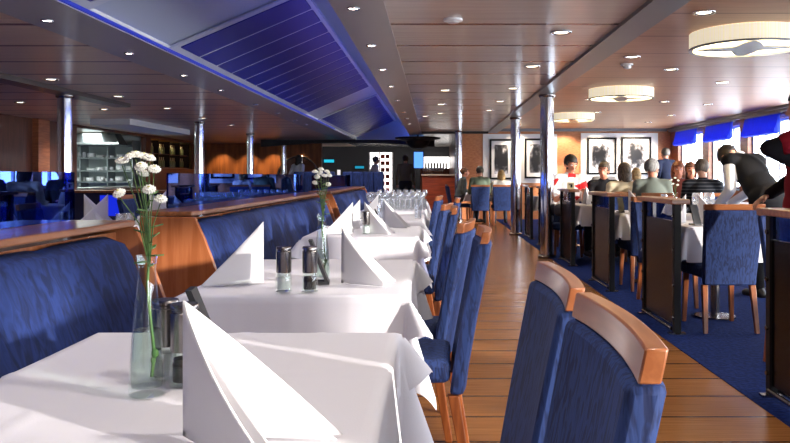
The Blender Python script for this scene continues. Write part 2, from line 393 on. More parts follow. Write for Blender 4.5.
def portal(loc, rot, sx, sy):
    l = bpy.data.lights.new('portal', 'AREA'); l.shape = 'RECTANGLE'; l.size = sx; l.size_y = sy
    l.cycles.is_portal = True
    o = bpy.data.objects.new('daylight_portal', l); COL.objects.link(o); o.location = loc; o.rotation_euler = rot
for a, b in wins: portal((WALLX+.22, (a+b)/2, (SILL+HEAD)/2), (0, math.radians(90), 0), HEAD-SILL, b-a)
for a, b in rear: portal(((a+b)/2, Y0-.22, 1.45), (math.radians(90), 0, 0), b-a, 1.5)
sun = bpy.data.lights.new('sun', 'SUN'); sun.energy = 8; sun.angle = math.radians(1.2); sun.color = (1, .9, .78)
so = bpy.data.objects.new('sun', sun); COL.objects.link(so)
d = Vector((-1, .62, -.17)).normalized(); so.rotation_euler = d.to_track_quat('-Z', 'Y').to_euler()

def spot(loc, e, ang=90, col=(1, .92, .82), r=.05, blend=.6, down=(0, 0, -1)):
    l = bpy.data.lights.new('lamp', 'SPOT'); l.energy = e; l.spot_size = math.radians(ang); l.spot_blend = blend; l.color = col; l.shadow_soft_size = r
    o = bpy.data.objects.new('lamp_light', l); COL.objects.link(o); o.location = loc
    o.rotation_euler = Vector(down).to_track_quat('-Z', 'Y').to_euler()

for y in (-2, 1.0, 3.2, 6.0, 9.0, 12.0, 15.0, 18.0):
    spot((-.55, y, 2.25), 40 if y > 5 else 24, 120)
    spot((-2.84, y, 2.25), 60, 130)
    spot((.55, y, 2.25), 40, 130); 
    if y > 2: spot((-5.6, y+1, 2.25), 95, 140); spot((-7.0, y+1, 2.25), 70, 140)
# ------------------------------------------------------------------ ceiling fittings
def downlight(x, y, z, r, label, group, lens, light=0):
    t = thing('downlight', label, 'downlight', (x, y, z), 0, group)
    bm = bmesh.new(); lathe(bm, [(r, 0), (r*1.02, -.006), (r*.96, -.012), (r*.7, -.008), (r*.68, 0)], 20)
    obj('trim_ring', bm, CHROME, t, smooth=True)
    bm = bmesh.new(); lathe(bm, [(r*.68, 0), (r*.66, -.005), (r*.3, -.007)], 16)
    obj('lens', bm, lens, t)
    return t
DL = []
zb = CEIL-.005
a = None
ys = [5.05+k*1.62 for k in range(12)]
for k, (px, py) in enumerate(((349, 8), (370, 45), (381, 69), (388, 86), (394, 100), (398, 112), (402, 118.5), (405, 123.5))):
    d = (zb-EYE)*F/(CY-py); x = -.55
    if a is None: a = downlight(x, d, zb, .045, 'small round downlight in the grey ceiling band right of the blue panels', 'downlights in the right ceiling band', SPOT); first = a
    else: dup(first, (x, d, zb))
b_ = None
for (px, py) in ((41, 20), (125, 53), (179, 75), (217, 90), (252, 104), (275, 113), (291, 120), (303, 124.5)):
    d = (zb-EYE)*F/(CY-py); x = -2.84
    dup(first, (x, d, zb), label='small round downlight in the grey ceiling band left of the blue panels', group='downlights in the left ceiling band')
big = None
def bigspot(px, py, z, lb, gr):
    global big
    d = (z-EYE)*F/(CY-py)
    if big is None:
        big = downlight(ax(px, d), d, z, .085, lb, gr, LAMP); return big
    return dup(big, (ax(px, d), d, z), label=lb, group=gr)
for p in ((561, 32), (532, 66), (513, 88), (500, 101), (489, 110)):
    bigspot(p[0], p[1], CEIL, 'round chrome spotlight in the boarded ceiling above the aisle', 'spotlights above the aisle')
for p in ((445, 90), (441, 104), (440, 113), (425, 116)):
    bigspot(p[0], p[1], CEIL, 'round chrome spotlight in the boarded ceiling close to the grey band', 'spotlights beside the grey band')
for p in ((51, 79), (118, 96), (167, 108), (203, 118), (231, 125), (104, 109), (20, 102), (300, 141)):
    bigspot(p[0], p[1], CEIL, 'round chrome spotlight in the dark boarded ceiling on the left', 'spotlights on the left')
for p in ((704, 12), (671, 69), (632, 56.5), (722, 82), (708, 104), (664, 101.5), (671, 115), (590, 99), (597, 112), (648, 122)):
    bigspot(p[0], p[1], CEILR, 'round chrome spotlight in the warm ceiling around the drum lamps', 'spotlights on the window side')
def detector(px, py, z, label, hh=1):
    d = (z-EYE)*F/(CY-py)
    t = thing('smoke_detector', label, 'smoke detector', (ax(px, d), d, z))
    bm = bmesh.new(); lathe(bm, [(.07, 0), (.07, -.015), (.05, -.02)], 20); obj('base_plate', bm, WHITEPAINT, t, smooth=40)
    bm = bmesh.new(); lathe(bm, [(.045, -.02), (.042, -.02-.025*hh), (.02, -.02-.035*hh)], 20); obj('sensor_head', bm, WHITEPAINT, t, smooth=40)
detector(453, 19, CEIL, 'white smoke detector on the aisle ceiling near the top of the picture', .3)
detector(627, 64, CEILR, 'white smoke detector on the warm ceiling between the rail and the nearest drum lamp')

def drum(px, py, dia, label):
    zb = CEILR-.142
    d = (zb-EYE)*F/(CY-py); R = dia/2
    t = thing('flush_mounted_lamp', label, 'ceiling lamp', (ax(px, d), d, CEILR-.002), 0, 'drum ceiling lamps')
    bm = bmesh.new(); lathe(bm, [(R, 0), (R, -.13), (R-.012, -.13), (R-.012, 0)], 48, close=False)
    for v in bm.verts: pass
    obj('shade', bm, DRUMSHADE, t, smooth=40)
    bm = bmesh.new(); lathe(bm, [(R+.004, -.128), (R+.004, -.142), (R-.03, -.142), (R-.03, -.128), (R+.004, -.128)], 48, close=False); obj('lower_ring', bm, GREYMETAL, t, smooth=40)
    bm = bmesh.new(); lathe(bm, [(R-.03, -.124), (.02, -.124)], 40); obj('diffuser', bm, DRUMLENS, t)
    # curved four-pointed plate below the diffuser
    bm = bmesh.new(); N = 64; top = []; bot = []
    for i in range(N):
        a = 2*PI*i/N; c = abs(math.sin(2*(a+.25)))
        r = (R-.03)*(1-.62*c**.85)
        top.append(bm.verts.new((r*math.cos(a), r*math.sin(a), -.129))); bot.append(bm.verts.new((r*math.cos(a), r*math.sin(a), -.14)))
    for i in range(N): bm.faces.new((top[i], top[(i+1) % N], bot[(i+1) % N], bot[i]))
    bm.faces.new(top); bm.faces.new(bot[::-1])
    obj('cross_plate', bm, GREYMETAL, t)
drum(747, 49, .945, 'cream pleated drum ceiling lamp, the largest and nearest of the three')
drum(621, 99, .90, 'cream drum ceiling lamp in the middle of the three')
drum(573, 121, .84, 'cream drum ceiling lamp farthest away behind the chrome column')

# ------------------------------------------------------------------ columns
def column(x, y, z, label, r=.095):
    t = thing('chrome_column', label, 'column', (x, y, 0), 0, 'chrome columns')
    bm = bmesh.new(); lathe(bm, [(r, .05), (r, z-.03)], 28); obj('shaft', bm, CHROME, t, smooth=40)
    bm = bmesh.new(); lathe(bm, [(r+.03, .004), (r+.03, .03), (r+.005, .05)], 28); obj('base_ring', bm, STEEL, t, smooth=40)
    bm = bmesh.new(); lathe(bm, [(r+.005, z-.04), (r+.02, z-.02), (r+.02, z-.001)], 28); obj('top_ring', bm, STEEL, t, smooth=40)
column(1.56, 10.6, CEIL-.03, 'thick chrome column beside the aisle, nearest on the right')
column(1.56, 14.7, CEIL-.03, 'chrome column on the right, the farther of the two beside the aisle')
column(.62, 19.4, CEIL, 'thin looking chrome column at the far end of the aisle by the bar')
column(-5.0, 10.4, CEIL-.06, 'chrome column on the far left in front of the dark wall')
column(-4.98, 16.3, CEIL, 'second chrome column from the left, beside the lit bottle display')
column(-4.98, 20.8, CEIL, 'third chrome column from the left, before the amber wall')
column(-4.98, 25.4, CEIL, 'fourth and thinnest chrome column from the left, by the arched mirror')

# ------------------------------------------------------------------ dining chair (faces +y, origin on the floor)
def chair_back(bm, x0, x1, z0, z1, yf, th, bow, nx=10, nz=8):
    """curved slab; yf(z) is the middle of the back"""
    vs = {}
    for s in (0, 1):
        for i in range(nx+1):
            for j in range(nz+1):
                u = i/nx; z = z0+(z1-z0)*j/nz
                k = .88+.12*(z-.35)/.6                  # narrower towards the seat
                x = (x0+(x1-x0)*u)*k
                y = yf(z)-bow*(1-(2*u-1)**2)+(th/2 if s else -th/2)
                vs[s, i, j] = bm.verts.new((x, y, z))
    for i in range(nx):
        for j in range(nz):
            bm.faces.new([vs[0, a, b] for a, b in ((i, j), (i, j+1), (i+1, j+1), (i+1, j))])
            bm.faces.new([vs[1, a, b] for a, b in ((i, j), (i+1, j), (i+1, j+1), (i, j+1))])
    for i in range(nx):
        for j in (0, nz): bm.faces.new((vs[0, i, j], vs[0, i+1, j], vs[1, i+1, j], vs[1, i, j]))
    for j in range(nz):
        for i in (0, nx): bm.faces.new((vs[0, i, j], vs[0, i, j+1], vs[1, i, j+1], vs[1, i, j]))
def back_y(z): return -.2-.112*max(0, (z-.36)/.6)**1.1
def make_chair(label, loc, rotz, group):
    t = thing('dining_chair', label, 'chair', loc, rotz, group)
    bm = bmesh.new(); chair_back(bm, -.215, .215, .345, .888, back_y, .05, .016)
    obj('backrest', bm, CHAIRFAB, t, smooth=50, bevel=.012)
    bm = bmesh.new(); chair_back(bm, -.217, .217, .889, .931, back_y, .028, .016, nz=2)
    obj('top_rail', bm, BEECH, t, smooth=50, bevel=.003)
    bm = bmesh.new()
    hexa(bm, [(-.19, -.18, .385), (.19, -.18, .385), (.19, -.18, .47), (-.19, -.18, .47), (-.215, .25, .385), (.215, .25, .385), (.215, .25, .475), (-.215, .25, .475)])
    obj('seat', bm, CHAIRFAB, t, smooth=50, bevel=.025)
    for sx in (-1, 1):
        for yt, yb in ((-.19, -.25), (.21, .225)):
            bm = bmesh.new(); a, b = .02, .014; xt, xb = sx*.172, sx*.185; zt = .385 if yt > 0 else .344
            hexa(bm, [(xb-b, yb-b, 0.004), (xb+b, yb-b, 0.004), (xb+b, yb+b, 0.004), (xb-b, yb+b, 0.004), (xt-a, yt-a, zt), (xt+a, yt-a, zt), (xt+a, yt+a, zt), (xt-a, yt+a, zt)])
            obj('leg', bm, LEGWOOD, t, bevel=.003)
    KIDS[t.name] = list(t.children)
    return t
CH0 = None
def chair(x, y, rotz, label, group='blue dining chairs'):
    """(x, y) is the middle of the top rail"""
    global CH0
    o = .307
    ox, oy = x-math.sin(rotz)*o, y+math.cos(rotz)*o
    if CH0 is None:
        bpy.context.view_layer.update()
        CH0 = make_chair(label, (ox, oy, 0), rotz, group); return CH0
    return dup(CH0, (ox, oy, 0), rotz, label, group)
H = PI/2
G1 = 'blue chairs along the white tables'
chair(.258, 1.10, H, 'blue chair with wooden top rail, nearest to the camera in the bottom right', G1)
chair(.256, 1.58, H, 'blue chair behind the nearest one, its top rail half hidden', G1)
chair(.19, 2.93, H-.02, 'blue chair at the second table seen almost edge on with a shining top rail', G1)
chair(.15, 3.43, H-.16, 'blue chair at the second table, the farther one, turned slightly', G1)
chair(.13, 5.0, H, 'blue chair at the third table, nearer one, rail seen end on', G1)
chair(.10, 5.55, H-.16, 'blue chair at the third table, farther one, turned slightly', G1)
chair(.215, 7.05, H, 'blue chair at the fourth table, highest of the rails near the chrome column', G1)
chair(.055, 7.65, H-.12, 'blue chair at the fourth table tucked in beside the glasses', G1)

# ------------------------------------------------------------------ tables and cloths
def cloth_bm(x0, x1, y0, y1, z, over, seed, step=.022, ripple=1.0, cap_o=.34):
    rnd = random.Random(seed); ph = [rnd.uniform(0, 6.28) for _ in range(6)]
    bm = bmesh.new()
    nx = max(4, int((x1-x0+2*over)/step)); ny = max(4, int((y1-y0+2*over)/step)); V = []
    cx = [x0+(x1-x0)*k for k in (.25, .5, .75)]; cyy = [y0+(y1-y0)*k for k in (.33, .66)]
    for i in range(nx+1):
        row = []
        for j in range(ny+1):
            u = x0-over+(x1-x0+2*over)*i/nx; v = y0-over+(y1-y0+2*over)*j/ny
            ex = (u-x1) if u > x1 else (u-x0 if u < x0 else 0); ey = (v-y1) if v > y1 else (v-y0 if v < y0 else 0)
            px, py = min(max(u, x0), x1), min(max(v, y0), y1)
            f = 1-.2*math.sin(2*math.atan2(abs(ey), abs(ex))) if ex and ey else 1
            ex *= f; ey *= f
            r = math.hypot(ex, ey); pz = z
            cr = 0.0019*sum(math.exp(-((u-c)/.012)**2) for c in cx)+0.0019*sum(math.exp(-((v-c)/.012)**2) for c in cyy)
            pz += cr+.0008*math.sin(u*9+ph[0])*math.sin(v*8+ph[1])
            if r > 0:
                a = abs(math.atan2(abs(ey), abs(ex))); c2 = math.sin(2*a)
                rip = .012*ripple*math.sin(v*13+ph[2])*(ex != 0)*(1-c2)+.012*ripple*math.sin(u*14+ph[3])*(ey != 0)*(1-c2)
                o = .006+r*(.05+cap_o*c2**1.3)+rip*(r/over)+cr*1.5
                o = max(o, .004)
                px += ex/r*o; py += ey/r*o
                soft = min(r, .008)
                pz = pz-math.sqrt(max(r*r-min(o, r*.8)**2, 0))*.98+.3*soft*(1-soft/.008)
            row.append(bm.verts.new((px, py, pz)))
        V.append(row)
    for i in range(nx):
        for j in range(ny): bm.faces.new((V[i][j], V[i+1][j], V[i+1][j+1], V[i][j+1]))
    return bm
TT = .744
def table(x0, x1, y0, y1, what, seed, over=.21, group='dining tables', step=.022, floor=0.0, top_cloth=False):
    cx, cy = (x0+x1)/2, (y0+y1)/2; W, D = (x1-x0)/2-.012, (y1-y0)/2-.012
    t = thing('dining_table', 'table under the white cloth '+what, 'table', (cx, cy, floor), 0, group)
    pdx = -.11 if x0 == TX0 else 0
    obj('tabletop', bx(-W, W, -D, D, .705, TT-.004), BEECH, t)
    bm = bmesh.new(); lathe(bm, [(.035, .02), (.035, .705)], 14, (pdx, 0, 0)); obj('pedestal', bm, STEEL, t, smooth=40)
    bm = bmesh.new(); lathe(bm, [(.16, .001), (.16, .012), (.04, .02)], 20, (pdx, 0, 0)); obj('foot_plate', bm, STEEL, t, smooth=40)
    o = obj('tablecloth', cloth_bm(x0-cx, x1-cx, y0-cy, y1-cy, 0, over, seed, step), LINEN, smooth=True, loc=(cx, cy, TT+floor+.002))
    tag(o, ('long under cloth ' if top_cloth else 'white tablecloth ')+what, 'tablecloth', 'white tablecloths')
    if top_cloth:
        k = .010
        o = obj('tablecloth', cloth_bm(x0-cx-k, x1-cx+k, y0-cy-k, y1-cy+k, 0, .155, seed, step, cap_o=.62), LINEN, smooth=True, loc=(cx, cy, TT+floor+.0055))
        tag(o, 'white top cloth '+what, 'tablecloth', 'white top cloths')
    return t
TX0, TX1 = -.81, -.10
table(TX0, TX1, .72, 1.86, 'on the nearest table in the foreground', 1, step=.016, over=.33, top_cloth=True)
table(TX0, TX1, 2.46, 3.5, 'on the second table of the row', 2, step=.018, over=.33, top_cloth=True)
table(TX0, TX1-.01, 4.78, 5.85, 'on the third table of the row', 3, over=.30, top_cloth=True)
table(TX0, TX1-.01, 6.5, 7.6, 'on the fourth table of the row, before the glasses', 4, over=.30, top_cloth=True)
table(TX0, TX1, 8.3, 9.4, 'on the fifth table of the row, set with many glasses', 5, step=.03)
table(TX0, TX1, 10.6, 11.7, 'on the farthest table of the row, set with many glasses', 6, step=.03)
TZ = TT+.0085

# ------------------------------------------------------------------ banquettes along the left of the tables
def banquette(y0, y1, what, glass):
    t = thing('banquette', 'long blue banquette '+what, 'banquette', (-1.25, (y0+y1)/2, 0), 0, 'blue banquettes')
    h = (y1-y0)/2
    bm = bmesh.new(); n = max(2, int(round((y1-y0)/.62))); cols = []; per = 8
    prof = [(.30, .30), (.26, .45), (.215, .55), (.165, .70), (.12, .82), (.09, .885), (.03, .908), (-.0, .895), (-.0, .30)]
    N = n*per
    for i in range(N+1):
        f = (i % per)/per; pil = -.018*(abs(2*f-1)**6)
        end = min(i, N-i)/per; rnd_ = -.05*max(0, 1-end*2.5)**2
        y = -h+.03+(2*h-.06)*i/N
        cols.append([bm.verts.new((x+(pil+rnd_ if x > .02 else 0), y, z+(pil*.6+rnd_*.6 if z > .85 else 0))) for x, z in prof])
    k = len(prof)
    for A, B in zip(cols, cols[1:]):
        for j in range(k): bm.faces.new((A[j], A[(j+1) % k], B[(j+1) % k], B[j]))
    bm.faces.new(cols[0]); bm.faces.new(cols[-1][::-1])
    obj('backrest', bm, SOFAFAB, t, smooth=50)
    bm = bmesh.new(); box(bm, .31, .60, -h+.04, h-.04, .285, .395); obj('seat_cushion', bm, SOFAFAB, t, bevel=.04, smooth=50)
    obj('plinth', bx(-.1, .48, -h+.04, h-.04, .006, .28), WALLDARK, t)
    # wooden ends cut to the slope of the back
    for y in (-h, h-.028):
        bm = bmesh.new(); P = [(-.2, .006), (.30, .006), (.30, .30), (.215, .55), (.165, .70), (.12, .82), (.07, .928), (-.2, .928)]
        a = [bm.verts.new((x, y, z)) for x, z in P]; b = [bm.verts.new((x, y+.028, z)) for x, z in P]
        bm.faces.new(a); bm.faces.new(b[::-1])
        for j in range(len(P)): bm.faces.new((a[j], a[(j+1) % len(P)], b[(j+1) % len(P)], b[j]))
        obj('end_panel', bm, CHERRY, t, bevel=.004)
    obj('back_board', bx(-.2, -.005, -h+.03, h-.03, .006, .91), CHERRY, t)
    obj('top_shelf', bx(-.2, .06, -h, h, .930, .955), CAPWOOD, t, bevel=.006)
    a, b = glass
    c = (y0+y1)/2
    g = obj('glass_screen', bx(-.178, -.168, a-c, b-c, .957, 1.145), BLUEGLASS, t)
    g['label'] = 'dark blue tinted glass screen'
    return t
banquette(-.9, 3.06, 'beside the nearest table on the far left, plain back', (-.85, 3.2-.17))
banquette(3.78, 8.35, 'beside the second and third tables, with a wooden end panel', (4.1, 8.3))
banquette(8.85, 13.2, 'farthest away beside the glass covered tables', (8.95, 13.0))

# ------------------------------------------------------------------ napkins
NAP0 = None
def make_napkin():
    bm = bmesh.new()
    def panel(ang, ht, run, curl, z0=0):
        R, C = 10, 10; g = []
        for i in range(R+1):
            row = []
            for j in range(C+1):
                u = i/R; v = j/C                      # u out along the table, v up; the edge falls from the spine top to the foot
                x = run*u; z = ht*(1-u)*v+z0
                bend = curl*math.sin(PI*u)*(.4+.6*v)
                row.append(bm.verts.new((math.cos(ang)*x-math.sin(ang)*bend, math.sin(ang)*x+math.cos(ang)*bend, z)))
            g.append(row)
        for i in range(R):
            for j in range(C): bm.faces.new((g[i][j], g[i+1][j], g[i+1][j+1], g[i][j+1]))
    panel(-.40, .205, .200, -.012); panel(.36, .207, .205, .012)
    panel(-.30, .200, .195, -.006); panel(.27, .202, .2, .006)
    bmesh.ops.remove_doubles(bm, verts=bm.verts[:], dist=.0004)
    return bm
def napkin(x, y, rot, label, group='folded white napkins', z=None, s=1.0):
    global NAP0
    z = TZ+.002 if z is None else z
    if NAP0 is None:
        NAP0 = obj('folded_napkin', make_napkin(), NAPKIN, smooth=60)
        md = NAP0.modifiers.new('thick', 'SOLIDIFY'); md.thickness = .0022; md.offset = 0
        o = NAP0
    else:
        o = NAP0.copy(); COL.objects.link(o)
    o.location = (x, y, z); o.rotation_euler = (0, 0, rot); o.scale = (s, s, s)
    return tag(o, label, 'napkin', group)
_n = napkin(-.362, 1.11, -.34, 'white folded napkin standing in the foreground before the salt and pepper mills')
_n.scale = (1.12, 1.12, .95)
napkin(-.6, 2.70, PI+.05, 'white folded napkin on the second table, sloping down towards the banquette', s=1.04)
napkin(-.325, 2.70, -.1, 'white folded napkin on the second table on the aisle side, beside the leaning card', s=.95)
napkin(-.53, 5.02, PI+.05, 'white folded napkin on the third table sloping down to the banquette')
napkin(-.53, 5.5, PI, 'white folded napkin on the third table, second one on the banquette side')
napkin(-.455, 5.02, -.1, 'white folded napkin on the third table, near one on the aisle side')
napkin(-.37, 5.62, -.1, 'white folded napkin on the third table, far one on the aisle side')
napkin(-.5, 6.9, PI, 'white folded napkin on the fourth table')

# ------------------------------------------------------------------ mills, card, vases
def mill(x, y, kind, label, z=None):
    t = thing(kind+'_mill', label, 'mill', (x, y, TZ if z is None else z), 0, kind+' mills')
    bm = bmesh.new(); lathe(bm, [(.027, .002), (.0275, .006), (.025, .05), (.0225, .062), (.019, .062), (.022, .008), (.02, .004)], 24); obj('glass_base', bm, CLEAR, t, smooth=50)
    bm = bmesh.new(); lathe(bm, [(.0205, .009), (.0205, .04), (.019, .05)], 20); obj('filling', bm, SALT if kind == 'salt' else PEPPER, t, smooth=50)
    bm = bmesh.new(); lathe(bm, [(.0235, .063), (.0245, .066), (.0245, .132), (.0225, .134), (.0225, .137), (.0245, .139), (.0245, .146), (.023, .148)], 28); obj('grinder_head', bm, STEEL, t, smooth=40)
    return t
mill(-.5, 1.43, 'salt', 'steel salt mill behind the vase on the nearest table')
mill(-.45, 1.385, 'pepper', 'steel pepper mill half hidden by the foreground napkin')
mill(-.49, 2.505, 'salt', 'steel salt mill with a white base on the second table')
mill(-.405, 2.505, 'pepper', 'steel pepper mill with a dark base on the second table')
mill(-.44, 4.98, 'salt', 'tiny looking salt mill on the third table')
mill(-.42, 5.08, 'pepper', 'tiny looking pepper mill on the third table')
def card(x, y, rot, label, white=False, z=None):
    """a black card stand: a leaning leaf on a small foot"""
    t = thing('table_card', label, 'card', (x, y, TZ if z is None else z), rot, 'black table cards')
    bm = bmesh.new()
    hexa(bm, [(.045, -.03, .012), (.057, -.03, .012), (.057, .03, .012), (.045, .03, .012), (-.012, -.03, .155), (0, -.03, .155), (0, .03, .155), (-.012, .03, .155)])
    obj('leaf', bm, CARDBLACK, t)
    obj('foot', bx(-.02, .06, -.03, .03, .001, .012), CARDBLACK, t)
    if white:
        bm = bmesh.new(); hexa(bm, [(.0445, -.012, .09-.0), (.046, -.012, .09), (.046, .012, .09), (.0445, .012, .09), (.0395, -.012, .11), (.041, -.012, .11), (.041, .012, .11), (.0395, .012, .11)])
        for v in bm.verts: v.co.x += -.027
        o = obj('emblem', bm, WHITEPAINT, t); o['label'] = 'small white square emblem'
    return t
card(-.475, 1.52, .12, 'black leaning table card behind the foreground napkin')
card(-.425, 2.68, .1, 'black leaning table card beside the mills on the second table')
card(-.395, 5.2, .1, 'black leaning table card among the napkins of the third table')

def vase_profile(): return [(.029, .0), (.031, .004), (.030, .03), (.024, .11), (.0165, .19), (.0145, .215), (.0165, .232), (.0185, .24), (.0170, .24), (.0132, .216), (.0150, .19), (.0222, .11), (.0275, .03), (.026, .014)]
def vase(x, y, label, blossoms, dark=False, z=None, leaves=True, flabel=''):
    z = TZ if z is None else z
    t = thing('bud_vase', label, 'vase', (x, y, z), 0, 'glass bud vases')
    bm = bmesh.new(); lathe(bm, vase_profile(), 28, close=False)
    bm.faces.new([bm.verts[i] for i in range(28)][::-1]) if not bm.verts.ensure_lookup_table() else 0
    obj('glass_body', bm, CLEAR, t, smooth=60)
    bm = bmesh.new(); lathe(bm, [(.0258, .0145), (.0270, .03), (.0216, .112)], 24); obj('water', bm, WATER, t, smooth=50)
    f = thing('flower_spray', flabel, 'flowers', (x, y, z), 0, 'white flower sprays')
    base = Vector((.008, 0, .03)); hub = Vector((.004, 0, .25)); bm = bmesh.new()
    path(bm, [base, (.012, .002, .07), (.006, 0, .13), (.0, .002, .19), hub], [.0028, .0032, .0025, .0025, .0022])
    ell(bm, (.013, .002, .07), (.007, .007, .010), sub=1); ell(bm, (.010, .002, .058), (.005, .005, .008), sub=1)
    for b in blossoms:
        b = Vector(b)-Vector((x, y, z)); k = hub.lerp(b, .35)+Vector((0, 0, .012))
        path(bm, [hub-Vector((0, 0, .03)), k, hub.lerp(b, .8), b-Vector((0, 0, .006))], [.0015, .0011, .0009, .0009], 6)
    obj('stem', bm, GREEN, f, smooth=True)
    bm = bmesh.new(); rnd = random.Random(3)
    if leaves:
        for i in range(16):
            p = Vector((.002, 0, .22+.016*i*.6)); a = rnd.uniform(0, 6.28); L = rnd.uniform(.012, .03); d = Vector((math.cos(a), math.sin(a)*.7, rnd.uniform(-.1, .5))).normalized(); s = d.cross(Vector((0, 0, 1))).normalized()*L*.16
            q = [p, p+d*L*.5+s, p+d*L, p+d*L*.5-s]; up = Vector((0, 0, .0012))
            hexa(bm, [q[0]-up, q[1]-up, q[2]-up, q[3]-up, q[0]+up, q[1]+up, q[2]+up, q[3]+up])
        obj('leaves', bm, GREEN, f)
    for b in blossoms:
        b = Vector(b)-Vector((x, y, z)); bm = bmesh.new(); R = .0115
        tq = Vector((rnd.uniform(-.5, .5), rnd.uniform(-1.0, -.3), 1)).normalized().to_track_quat('Z', 'Y').to_matrix()
        for ring, (rr, hz, nn) in enumerate(((1, 0, 13), (.72, .0026, 10), (.42, .0045, 7))):
            for i in range(nn):
                a = 2*PI*i/nn+ring*.3; d = Vector((math.cos(a), math.sin(a), .12+.2*ring)); d.normalize()
                rot = tq @ d.to_track_quat('X', 'Z').to_matrix()
                ell(bm, b+tq @ (d*R*rr*.55+Vector((0, 0, hz))), (R*rr*.55, R*.24, R*.22), rot, sub=1)
        fl = obj('blossom', bm, PETAL, f, smooth=True)
        bm = bmesh.new(); ell(bm, b+tq @ Vector((0, 0, .0075)), (.0028, .0028, .0018), sub=1); obj('flower_heart', bm, YOLK, fl, smooth=True)
    return t
D1 = 1.33
pts = [(122, 161.7), (135.7, 155.5), (143, 157), (141, 167), (142.6, 174), (154, 169.6), (149, 190), (160.5, 199.4), (119.5, 193.7), (149, 158.5), (130, 157.5)]
vase(ax(147, D1), D1, 'tall clear bud vase on the nearest table', [at(px, py, D1+random.uniform(-.03, .03)) for px, py in pts], flabel='spray of small white flowers in the vase on the nearest table')
D2 = 2.78
vase(ax(322, D2), D2, 'clear bud vase on the second table, behind the pepper mill', [at(px, py, D2+random.uniform(-.03, .03)) for px, py in ((315, 172), (321, 169.5), (327, 172), (317, 177), (324, 176), (329, 175.5), (328, 184.5), (315, 183), (320, 173))], flabel='spray of small white flowers in the vase on the second table')
# ------------------------------------------------------------------ glasses
def goblet_bm():
    bm = bmesh.new(); lathe(bm, [(.032, 0), (.031, .003), (.006, .007), (.004, .02), (.004, .075), (.012, .085), (.03, .105), (.036, .13), (.033, .165), (.029, .185), (.028, .185), (.032, .165), (.0348, .13), (.029, .107), (.008, .089)], 18); return bm
def tumbler_bm():
    bm = bmesh.new(); lathe(bm, [(.027, 0), (.028, .003), (.034, .12), (.0325, .12), (.0265, .012)], 18); return bm
GOB = TUM = None
def glass(kind, x, y, label, group, z=None):
    global GOB, TUM
    z = TZ+.002 if z is None else z
    src = GOB if kind == 'wine_glass' else TUM
    if src is None:
        o = obj(kind, goblet_bm() if kind == 'wine_glass' else tumbler_bm(), WINE, smooth=60)
        if kind == 'wine_glass': GOB = o
        else: TUM = o
    else:
        o = src.copy(); COL.objects.link(o)
    o.location = (x, y, z)
    return tag(o, label, 'glass', group)
for i in range(2):
    for j in range(8):
        glass('tumbler', -.56+j*.062+.01*i, 8.42+i*.14, 'clear tumbler in the bright group on the fifth white table', 'tumblers on the fifth table')
for i in range(3):
    for j in range(8):
        glass('wine_glass', -.74+j*.085, 8.75+i*.2, 'stemmed wine glass standing behind the tumblers on the fifth white table', 'wine glasses on the fifth table')
for j in range(8):
    glass('wine_glass', -.76+j*.09, 10.75, 'stemmed wine glass on the farthest white table', 'wine glasses on the farthest table')
glass('tumbler', -.14, 6.75, 'single clear tumbler on the fourth white table near the aisle edge', None)
glass('tumbler', -.46, 6.65, 'single clear tumbler on the fourth white table between two napkins', None)

# ------------------------------------------------------------------ left dining row behind the banquettes
for k, (a, b) in enumerate(((2.9, 4.2), (4.75, 6.1), (7.4, 8.7), (9.3, 10.6), (11.2, 12.5))):
    table(-2.85, -2.0, a, b, 'behind the blue glass screens, %s of that row' % ('nearest', 'second', 'third', 'fourth', 'farthest')[k], 20+k, step=.04, group='tables behind the glass')
for (px, d, r, lb) in ((108, 5.0, PI, 'white napkin left of the flowers, clear of the glass, sloping to the left'), (84, 5.0, 0, 'white napkin half covered by the end of the blue glass'),
                   (150, 5.75, 0, 'white napkin right of the flowers, its slope to the right'), (166, 5.95, PI, 'white napkin right of the flowers, sloping to the left'),
                   (36, 3.9, 0, 'white napkin seen through the blue glass on the left'), (58, 4.0, PI, 'white napkin seen through the blue glass, sloping left'), (6, 3.5, PI, 'white napkin seen through the blue glass at the picture edge')):
    napkin(ax(px, d), d, r+.1, lb, 'napkins behind the glass screens', s=1.25)
for k in range(16):
    d = 7.5+k*.075; glass('tumbler', -2.2-.1*(k % 3), d, 'clear tumbler set out in rows on the tables behind the long glass screen', 'tumblers behind the glass')
for k in range(16):
    d = 9.4+k*.07; glass('tumbler', -2.2-.1*(k % 3), d, 'clear tumbler set out in rows on the tables behind the long glass screen', 'tumblers behind the glass')
for (y, lb) in ((3.3, 'nearest'), (3.85, 'second'), (5.15, 'third'), (5.7, 'fourth'), (8.1, 'fifth'), (10, 'farthest')):
    chair(-3.25, y, -H, 'blue chair behind the blue glass screens on the left, %s of them' % lb, 'blue chairs behind the glass')
for (d, lb) in ((4.35, 'beside the napkins left of the flowers'),):
    glass('tumbler', ax(121, 5.2), 5.2, 'clear tumbler between the napkins beside the flowers', None)
    glass('tumbler', ax(129, 5.3), 5.3, 'clear tumbler close to the flower stems, right of another', None)

